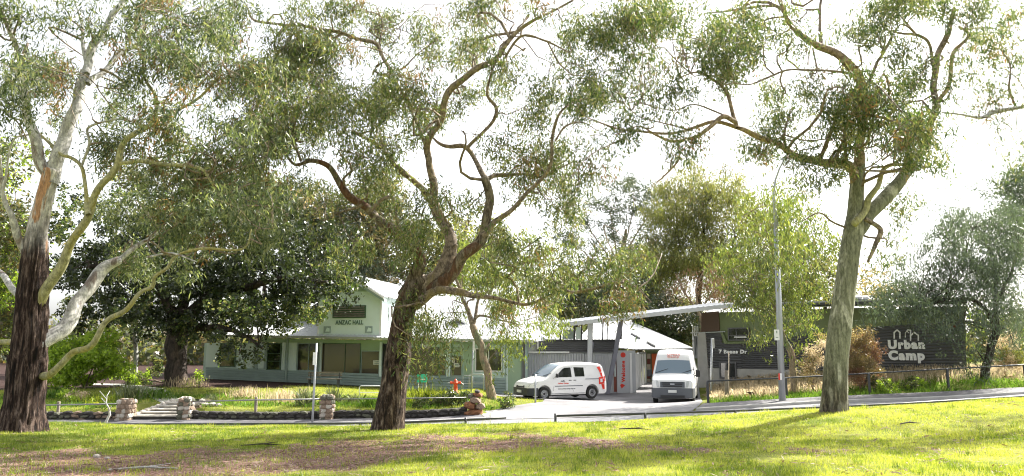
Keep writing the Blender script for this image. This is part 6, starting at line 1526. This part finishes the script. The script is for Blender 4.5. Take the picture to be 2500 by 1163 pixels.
# ================================================================== VANS
def van(P):
    """local frame: +X forward, +Y left, Z up; x runs 0 (nose) .. L (tail) and is flipped"""
    L, Wd = P['L'], P['W']; x0 = L / 2
    root = empty(P['name'], G(P['px'], P['Y']) + Vector((0, 0, .045)), P['label'], 'van', None, math.radians(P['rot']))
    tx, tz = zip(*P['top']); 
    def ztop(x): return float(np.mean([np.interp(x + d, tx, tz) for d in (-.06, -.03, 0, .03, .06)]))
    def zbot(x): return float(np.interp(x, [0, .1, L - .1, L], [.34, P['zb'], P['zb'], .34]))
    def hw(x):
        f = min(1, P['nf'] + (1 - P['nf']) * math.sqrt(max(0, x) / P['nl'])); g = min(1, .93 + .07 * math.sqrt(max(0, L - x) / .25)); return Wd / 2 * f * g
    belt, kk = P['belt'], P['tum']
    def side(x, z): return hw(x) - kk * max(0, z - belt) - .5 * max(0, .45 - z) ** 2
    def section(x):
        zt, zb = ztop(x), zbot(x); r = min(.13, (zt - zb) * .3); zr = zt - r
        pts = [(0, zb), (side(x, zb) * .9, zb)]
        for t in np.linspace(0, 1, 8): z = zb + .03 + (zr - zb - .03) * t; pts.append((side(x, z), z))
        yr = side(x, zr)
        for a in (20, 45, 70, 90): a = math.radians(a); pts.append((yr - r * (1 - math.cos(a)), zr + r * math.sin(a)))
        pts += [((yr - r) * .6, zt + .018), ((yr - r) * .25, zt + .028), (0, zt + .03)]
        return pts
    xsn = np.concatenate([np.linspace(0, .3, 7)[:-1], np.linspace(.3, L - .3, 46), np.linspace(L - .3, L, 7)[1:]])
    V = []; n = len(section(1)); ring = 2 * n - 2
    for x in xsn:
        s_ = section(float(x)); full = [(y, z) for y, z in s_] + [(-y, z) for y, z in s_[1:-1][::-1]]
        V += [(x0 - x, y, z) for y, z in full]
    Fc = []
    for i in range(len(xsn) - 1):
        for j in range(ring): Fc.append((i*ring + j, i*ring + (j+1) % ring, (i+1)*ring + (j+1) % ring, (i+1)*ring + j))
    Fc += [list(range(ring))[::-1], [(len(xsn)-1)*ring + j for j in range(ring)]]
    me = bpy.data.meshes.new('body'); me.from_pydata(V, [], Fc)
    bm = bmesh.new(); bm.from_mesh(me); bmesh.ops.recalc_face_normals(bm, faces=bm.faces[:]); bm.to_mesh(me); bm.free()
    tmp = bpy.data.objects.new('body', me); COL.objects.link(tmp)
    cut = MB()
    for wx in P['wheels']:
        for s_ in (-1, 1):
            cut.tube([Vector((x0 - wx, s_ * (Wd / 2 - .34), P['wr'] + .02)), Vector((x0 - wx, s_ * (Wd / 2 + .2), P['wr'] + .02))], P['wr'] + .075, 24)
    co = cut.build('cut', None, None); 
    md = tmp.modifiers.new('b', 'BOOLEAN'); md.operation = 'DIFFERENCE'; md.object = co; md.solver = 'EXACT'
    dg = bpy.context.evaluated_depsgraph_get(); me2 = bpy.data.meshes.new_from_object(tmp.evaluated_get(dg))
    bpy.data.objects.remove(tmp); bpy.data.objects.remove(co)
    me2.materials.clear(); me2.name = 'body'
    bm = bmesh.new(); bm.from_mesh(me2)
    for f in bm.faces: f.smooth = True
    for e in bm.edges:
        if len(e.link_faces) == 2 and e.calc_face_angle(0) > .6: e.smooth = False
    bm.to_mesh(me2); bm.free()
    body = link('body', me2, M['carwhite'], root)
    def loc(x, y, z): return Vector((x0 - x, y, z))
    # side panels / windows
    def sidepatch(name, poly, mat, both=True, off=.008, parent=None, sides=(1, -1)):
        for s_ in sides:
            pts = [loc(x, s_ * (side(x, z) + off), z) for x, z in poly]; m = MB(); m.prism(pts, (0, -s_ * (off + .02), 0))
            m.build(name, M[mat], parent or root, local=True)
    for nm, poly, mat in P['side']: sidepatch(nm, poly, mat)
    for nm, poly, mat, ss in P.get('side1', ()): sidepatch(nm, poly, mat, sides=ss, off=.012)
    # windscreen
    a, b, k = P['screen']; V = []; nx, ny = 10, 8
    for i in range(nx + 1):
        x = a + (b - a) * i / nx; zt = ztop(x); yr = side(x, zt) - .10 - k * (i / nx) * .0
        for j in range(ny + 1):
            t = -1 + 2 * j / ny; y = yr * t; z = zt + .03 * (1 - abs(t) ** 2) + .012
            V.append((x0 - x + .01, y, z))
    Fc = [(i*(ny+1)+j, i*(ny+1)+j+1, (i+1)*(ny+1)+j+1, (i+1)*(ny+1)+j) for i in range(nx) for j in range(ny)]
    mk('windscreen', V, Fc, M['skyglass'], root, local=True, smooth=True)
    for s_ in (-.42, .22):
        MB().tube([loc(a + .02, s_ * Wd, ztop(a) + .05), loc(a + .16, (s_ + .30) * Wd, ztop(a + .16) + .05)], .014, 6).build('wiper', M['black'], root, local=True)
    # bumper band round the nose
    def band(name, z0, z1, off, xb, mat, rear=False):
        pl = []
        xx = np.concatenate([np.linspace(xb, .12, 6), [.05, .0]])
        for x in xx: pl.append((x - off * .3 * (1 if x < .06 else 0), hw(x) + off))
        pl = [(x, y) for x, y in pl] + [(-off - .02, hw(0) * .55)] ; pl = pl + [(x, -y) for x, y in pl[::-1]]
        if rear: pl = [(L - x, y) for x, y in pl]
        V = []
        for x, y in pl:
            iy = y * .9; ix = x + (.10 if not rear else -.10)
            V += [loc(x, y, z0 + .03), loc(x, y, z1 - .02), loc(ix, iy, z1), loc(ix, iy, z0)]
        Fc = []
        for i in range(len(pl) - 1):
            for j in range(4): Fc.append((4*i+j, 4*i+(j+1) % 4, 4*i+4+(j+1) % 4, 4*i+4+j))
        Fc += [(3, 2, 1, 0), tuple(4*(len(pl)-1)+j for j in range(4))]
        return mk(name, V, Fc, M[mat], root, local=True)
    for q in P['bands']: band(*q)
    def front(name, y0, y1, z0, z1, mat, d=.03, dx=0.0, parent=None):
        """panel following the sloping nose"""
        V = []; ny = 6
        def fx(z):
            for x in np.linspace(0, 1.2, 121):
                if ztop(x) >= z: return float(x)
            return 1.2
        for i in range(3):
            z = z0 + (z1 - z0) * i / 2
            for j in range(ny + 1):
                y = y0 + (y1 - y0) * j / ny; x = max(fx(z), 0)
                # nose curvature in plan
                for xq in np.linspace(x, 1, 60):
                    if hw(xq) >= abs(y): break
                V.append(loc(max(x, xq if abs(y) > hw(0) * .98 else 0) - d - dx, y, z))
        n0 = len(V); V += [v + Vector((-.12, 0, -.0)) for v in V]
        Fc = [(i*(ny+1)+j, i*(ny+1)+j+1, (i+1)*(ny+1)+j+1, (i+1)*(ny+1)+j) for i in range(2) for j in range(ny)]
        Fc += [tuple(n0 + q for q in f[::-1]) for f in Fc]
        rim_ = [j for j in range(ny+1)] + [(i+1)*(ny+1) - 1 for i in (1, 2)] + [2*(ny+1) + j for j in range(ny-1, -1, -1)] + [(ny+1)]
        Fc += [(rim_[q], rim_[(q+1) % len(rim_)], n0 + rim_[(q+1) % len(rim_)], n0 + rim_[q]) for q in range(len(rim_))]
        return mk(name, V, Fc, M[mat], parent or root, local=True)
    for q in P['front']: front(*q)
    # wheels
    for wx in P['wheels']:
        for s_ in (-1, 1):
            yc = s_ * (Wd / 2 - .12); r = P['wr']; c = loc(wx, yc, r)
            ax = Vector((0, s_, 0))
            def ringv(rr, oo): return [c + ax * oo + Vector((math.cos(t), 0, math.sin(t))) * rr for t in [2 * math.pi * i / 24 for i in range(24)]]
            prof = [(r * .62, -.10), (r * .95, -.10), (r, -.07), (r, .07), (r * .95, .10), (r * .64, .11), (r * .62, .08)]
            V = []; Fc = []
            for rr, oo in prof: V += ringv(rr, oo)
            for i in range(len(prof) - 1): Fc += [(i*24+j, i*24+(j+1) % 24, (i+1)*24+(j+1) % 24, (i+1)*24+j) for j in range(24)]
            wh = mk('wheel', V, Fc, M['tyre'], root, local=True, smooth=True)
            prof = [(r * .63, .085), (r * .60, .10), (r * .50, .06), (r * .40, .085), (r * .22, .09), (r * .20, .05), (.001, .05)]
            V = []; Fc = []
            for rr, oo in prof: V += ringv(rr, oo)
            for i in range(len(prof) - 1): Fc += [(i*24+j, i*24+(j+1) % 24, (i+1)*24+(j+1) % 24, (i+1)*24+j) for j in range(24)]
            mk('rim', V, Fc, M['rim'], wh, local=True)
            m = MB(); m.tube([c + ax * .05, c + ax * .085], r * .17, 12); m.build('hub', M['black'], wh, local=True)
            for q in range(10):
                t = 2 * math.pi * q / 10; pc = c + ax * .092 + Vector((math.cos(t), 0, math.sin(t))) * r * .33
                m = MB(); m.box(pc, (.035, .012, .035)); m.build('rim_hole', M['black'], wh, local=True)
    # mirrors
    mx, mz, ms = P['mirror']
    for s_ in (-1, 1):
        y = side(mx, mz)
        m = MB(); m.box(loc(mx - .02, s_ * (y + .16), mz + ms[1] * .35), (.11, ms[0], ms[1]), bev=.03); mr_ = m.build('mirror', M['black'], root, local=True)
        m = MB(); m.tube([loc(mx + .04, s_ * (y - .02), mz), loc(mx, s_ * (y + .12), mz + .05)], .025, 6); m.build('mirror_arm', M['black'], mr_, local=True)
    # underbody keeps light from passing below
    m = MB(); m.box(loc(L / 2, 0, P['zb'] + .02), (L * .8, Wd * .7, .14)); m.build('underbody', M['black'], root, local=True)
    return root, loc, side, ztop, hw
# small van
P1v = dict(name='delivery_van', label='small white panel van parked side-on, red logo blocks at its tail', px=1367, Y=38.0, rot=207, L=4.5, W=1.80, zb=.24, belt=.98, tum=.24, nf=.80, nl=.6, wr=.32,
    top=[(0,.60),(.03,.74),(.12,.86),(.4,.96),(.85,1.05),(1.02,1.10),(1.45,1.44),(1.75,1.64),(2.1,1.75),(2.7,1.80),(3.6,1.79),(4.15,1.74),(4.32,1.66),(4.40,1.45),(4.47,1.0),(4.5,.62)],
    wheels=(.86, 3.62), screen=(1.04, 1.92, 0), mirror=(1.52, 1.12, (.16, .2)),
    side=[('side_window', [(1.42,1.10),(1.50,1.14),(1.95,1.50),(2.08,1.56),(2.42,1.57),(2.42,1.10)], 'darkglass'), ('side_window', [(2.62,1.12),(3.18,1.12),(3.18,1.56),(2.60,1.58)], 'darkglass'),
          ('rub_strip', [(1.45,.655),(3.05,.655),(3.05,.69),(1.45,.69)], 'bumper2'), ('door_rail', [(3.22,.98),(4.02,.98),(4.02,1.01),(3.22,1.01)], 'bumper2'),
          ('door_handle', [(2.25,.93),(2.40,.93),(2.40,.96),(2.25,.96)], 'black'), ('door_handle', [(2.52,.93),(2.67,.93),(2.67,.96),(2.52,.96)], 'black'),
          ('door_seam', [(2.50,.40),(2.512,.40),(2.512,1.60),(2.50,1.60)], 'bumper2'), ('door_seam', [(1.36,.45),(1.372,.45),(1.372,1.08),(1.36,1.08)], 'bumper2'), ('door_seam', [(3.28,.42),(3.292,.42),(3.292,1.6),(3.28,1.6)], 'bumper2'),
          ('sill_strip', [(1.28,.30),(3.2,.30),(3.2,.325),(1.28,.325)], 'bumper2')],
    bands=[('bumper', .22, .62, .02, .50, 'bumper'), ('rear_bumper', .26, .46, .02, .40, 'black', True)],
    front=[('grille', -.42, .42, .62, .72, 'bumper', .02), ('number_plate', -.20, .20, .38, .50, 'plate', .10)])
v1, loc1, side1, zt1, hw1 = van(P1v)
for s_ in (1, -1):   # wrap-round headlights
    m = MB(); V = [loc1(x, s_ * (hw1(x) - i), z) for x, i, z in ((.03, .0, .66), (.42, -.012, .74), (.52, -.012, .90), (.14, .02, .80))]; V = [v + Vector((.02, 0, 0)) for v in V]
    m.prism(V, Vector((-.05, -s_ * .10, 0))); m.build('headlight', M['lamp'], v1, local=True)
def van_text(root, loc, side, s, x0, x1, z0, z1, mat, sd, bold=.03):
    xm, zm = (x0 + x1) / 2, (z0 + z1) / 2; y = side(xm, zm) + .010
    X = Vector((-1, 0, 0)) if sd > 0 else Vector((1, 0, 0)); O = loc(x0 if sd > 0 else x1, sd * y, z0)
    text_fit(s, O, X, Vector((0, 0, 1)), Vector((0, sd, 0)) * .3, x1 - x0, z1 - z0, M[mat], root, bold=bold, local=True)
for sd_ in (1, -1):
    van_text(v1, loc1, side1, 'Urban Camp', 1.62, 2.22, .76, .84, 'red', sd_)
    van_text(v1, loc1, side1, 'www.urbancamp.org.au', 1.60, 2.60, .50, .57, 'bumper2', sd_)
    van_text(v1, loc1, side1, 'nh', 1.78, 2.02, .88, .96, 'bumper2', sd_)
    def rb(pts): 
        m = MB(); P_l = [loc1(x, sd_ * (side1(x, z) + .012), z) for x, z in pts]; m.prism(P_l, (0, -sd_ * .03, 0)); m.build('red_graphic', M['red'], v1, local=True)
    rb([(3.98,1.56),(4.16,1.60),(4.24,1.36),(4.12,1.30),(4.06,1.44)]); rb([(4.12,1.30),(4.24,1.30),(4.26,1.10),(4.16,1.10)]); rb([(4.02,1.06),(4.30,1.10),(4.32,1.00),(4.02,.98)])
    rb([(4.02,.98),(4.10,.98),(4.10,.80),(4.02,.80)]); rb([(4.24,.98),(4.33,.98),(4.35,.74),(4.26,.74)]); rb([(4.02,.80),(4.26,.82),(4.26,.74),(4.02,.72)]); rb([(4.16,.72),(4.34,.72),(4.36,.48),(4.24,.46)])
m = MB(); m.prism([loc1(x, 1 * (side1(x, z) + .014), z) for x, z in ((4.36, .86), (4.42, .86), (4.42, 1.12), (4.36, 1.12))], (0, -.03, 0)); m.build('tail_light', M['red'], v1, local=True)
# tall van
P2v = dict(name='passenger_van', label='tall high-roofed white van facing the camera, in front of the orange door', px=1652, Y=37.6, rot=254, L=5.4, W=1.97, zb=.28, belt=1.25, tum=.17, nf=.88, nl=.5, wr=.34,
    top=[(0,.62),(.02,.95),(.10,1.12),(.45,1.25),(.72,1.34),(.85,1.42),(1.20,1.92),(1.32,2.06),(1.55,2.34),(1.85,2.48),(2.4,2.52),(5.1,2.50),(5.3,2.4),(5.38,1.6),(5.4,.7)],
    wheels=(.92, 4.25), screen=(.80, 1.27, 0), mirror=(1.0, 1.30, (.2, .34)),
    side=[('side_window', [(.98,1.38),(1.02,1.44),(1.22,1.78),(1.75,1.80),(1.75,1.38)], 'darkglass'),
          ('door_seam', [(1.82,.45),(1.835,.45),(1.835,2.0),(1.82,2.0)], 'bumper2'), ('door_handle', [(1.6,1.12),(1.75,1.12),(1.75,1.15),(1.6,1.15)], 'black'), ('rub_strip', [(1.4,.70),(3.7,.70),(3.7,.78),(1.4,.78)], 'bumper2')],
    bands=[('bumper', .30, .78, .03, .52, 'bumper2'), ('rear_bumper', .34, .55, .02, .25, 'black', True)],
    front=[('grille', -.56, .56, .79, 1.05, 'bumper2', .035), ('grille_bar', -.44, .44, .83, .88, 'black', .05), ('grille_bar', -.46, .46, .92, .97, 'black', .05), ('grille_bar', -.48, .48, 1.00, 1.03, 'black', .05), ('badge', -.10, .10, .91, .975, 'rim', .062),
           ('number_plate', -.19, .19, .56, .68, 'plate', .12), ('lower_grille', -.55, .55, .34, .44, 'black', .085), ('bonnet_slot', -.42, .42, 1.27, 1.305, 'bumper2', .02)])
v2, loc2, side2, zt2, hw2 = van(P2v)
for s_ in (1, -1):
    m = MB(); V = [loc2(x, s_ * y, z) for x, y, z in ((-.02, .60, .80), (.05, .90, .80), (.16, .955, 1.0), (.20, .93, 1.14), (.06, .66, 1.10))]
    m.prism(V, Vector((-.10, -s_ * .02, 0))); m.build('headlight', M['lamp'], v2, local=True)
# print above the windscreen
O = loc2(1.33, -.30, 2.10); O2 = loc2(1.55, -.30, 2.36)
up = (O2 - O).normalized(); nn = Vector((0, 1, 0)).cross(up); nn = nn if nn.x > 0 else -nn
O = loc2(1.34, -.30, zt2(1.34) + .035)
text_fit('Urban\nCamp', O + nn * .015, Vector((0, 1, 0)), up, nn, .60, .27, M['pink'], v2, bold=.03, local=True)

# ================================================================== LITTLE THINGS
for i, (px, py, lb) in enumerate(((236, 1120, 'small pale stone with a dark side on the bare earth at lower left'), (262, 1124, 'flat pale chip of stone lying beside the small stone'))):
    g = GP(px, py); r = empty('loose_stone', g, lb, 'stone'); stone(r, g + Vector((0, 0, .03)), (.14 - .03 * i, .1, .09 - .04 * i), ['stone_w'], 'rock')
for (px, py, ln, rz, lb) in ((350, 1152, .9, .12, 'long pale stick lying on the bare earth near the bottom edge'), (1550, 1052, .7, -.2, 'dark twig litter line on the lawn in front of the low rail'), (2222, 1038, .5, .3, 'small dark fallen twig on the bright lawn at right'), (640, 1092, .8, .1, 'dark stick at the edge between grass and bare earth')):
    g = GP(px, py); r = empty('fallen_stick', g, lb, 'stick'); d = Vector((math.cos(rz), math.sin(rz), 0)) * ln / 2
    MB().tube([g - d + Vector((0, 0, .03)), g + Vector((0, .04, .05)), g + d + Vector((0, 0, .03))], [.012, .016, .006], 6).build('stem', M['barkG' if ln > .85 else 'barkD'], r)
    MB().tube([g + Vector((0, .04, .05)), g + d * .6 + Vector((0, .18, .07))], [.01, .004], 5).build('side_twig', M['barkG' if ln > .85 else 'barkD'], r)
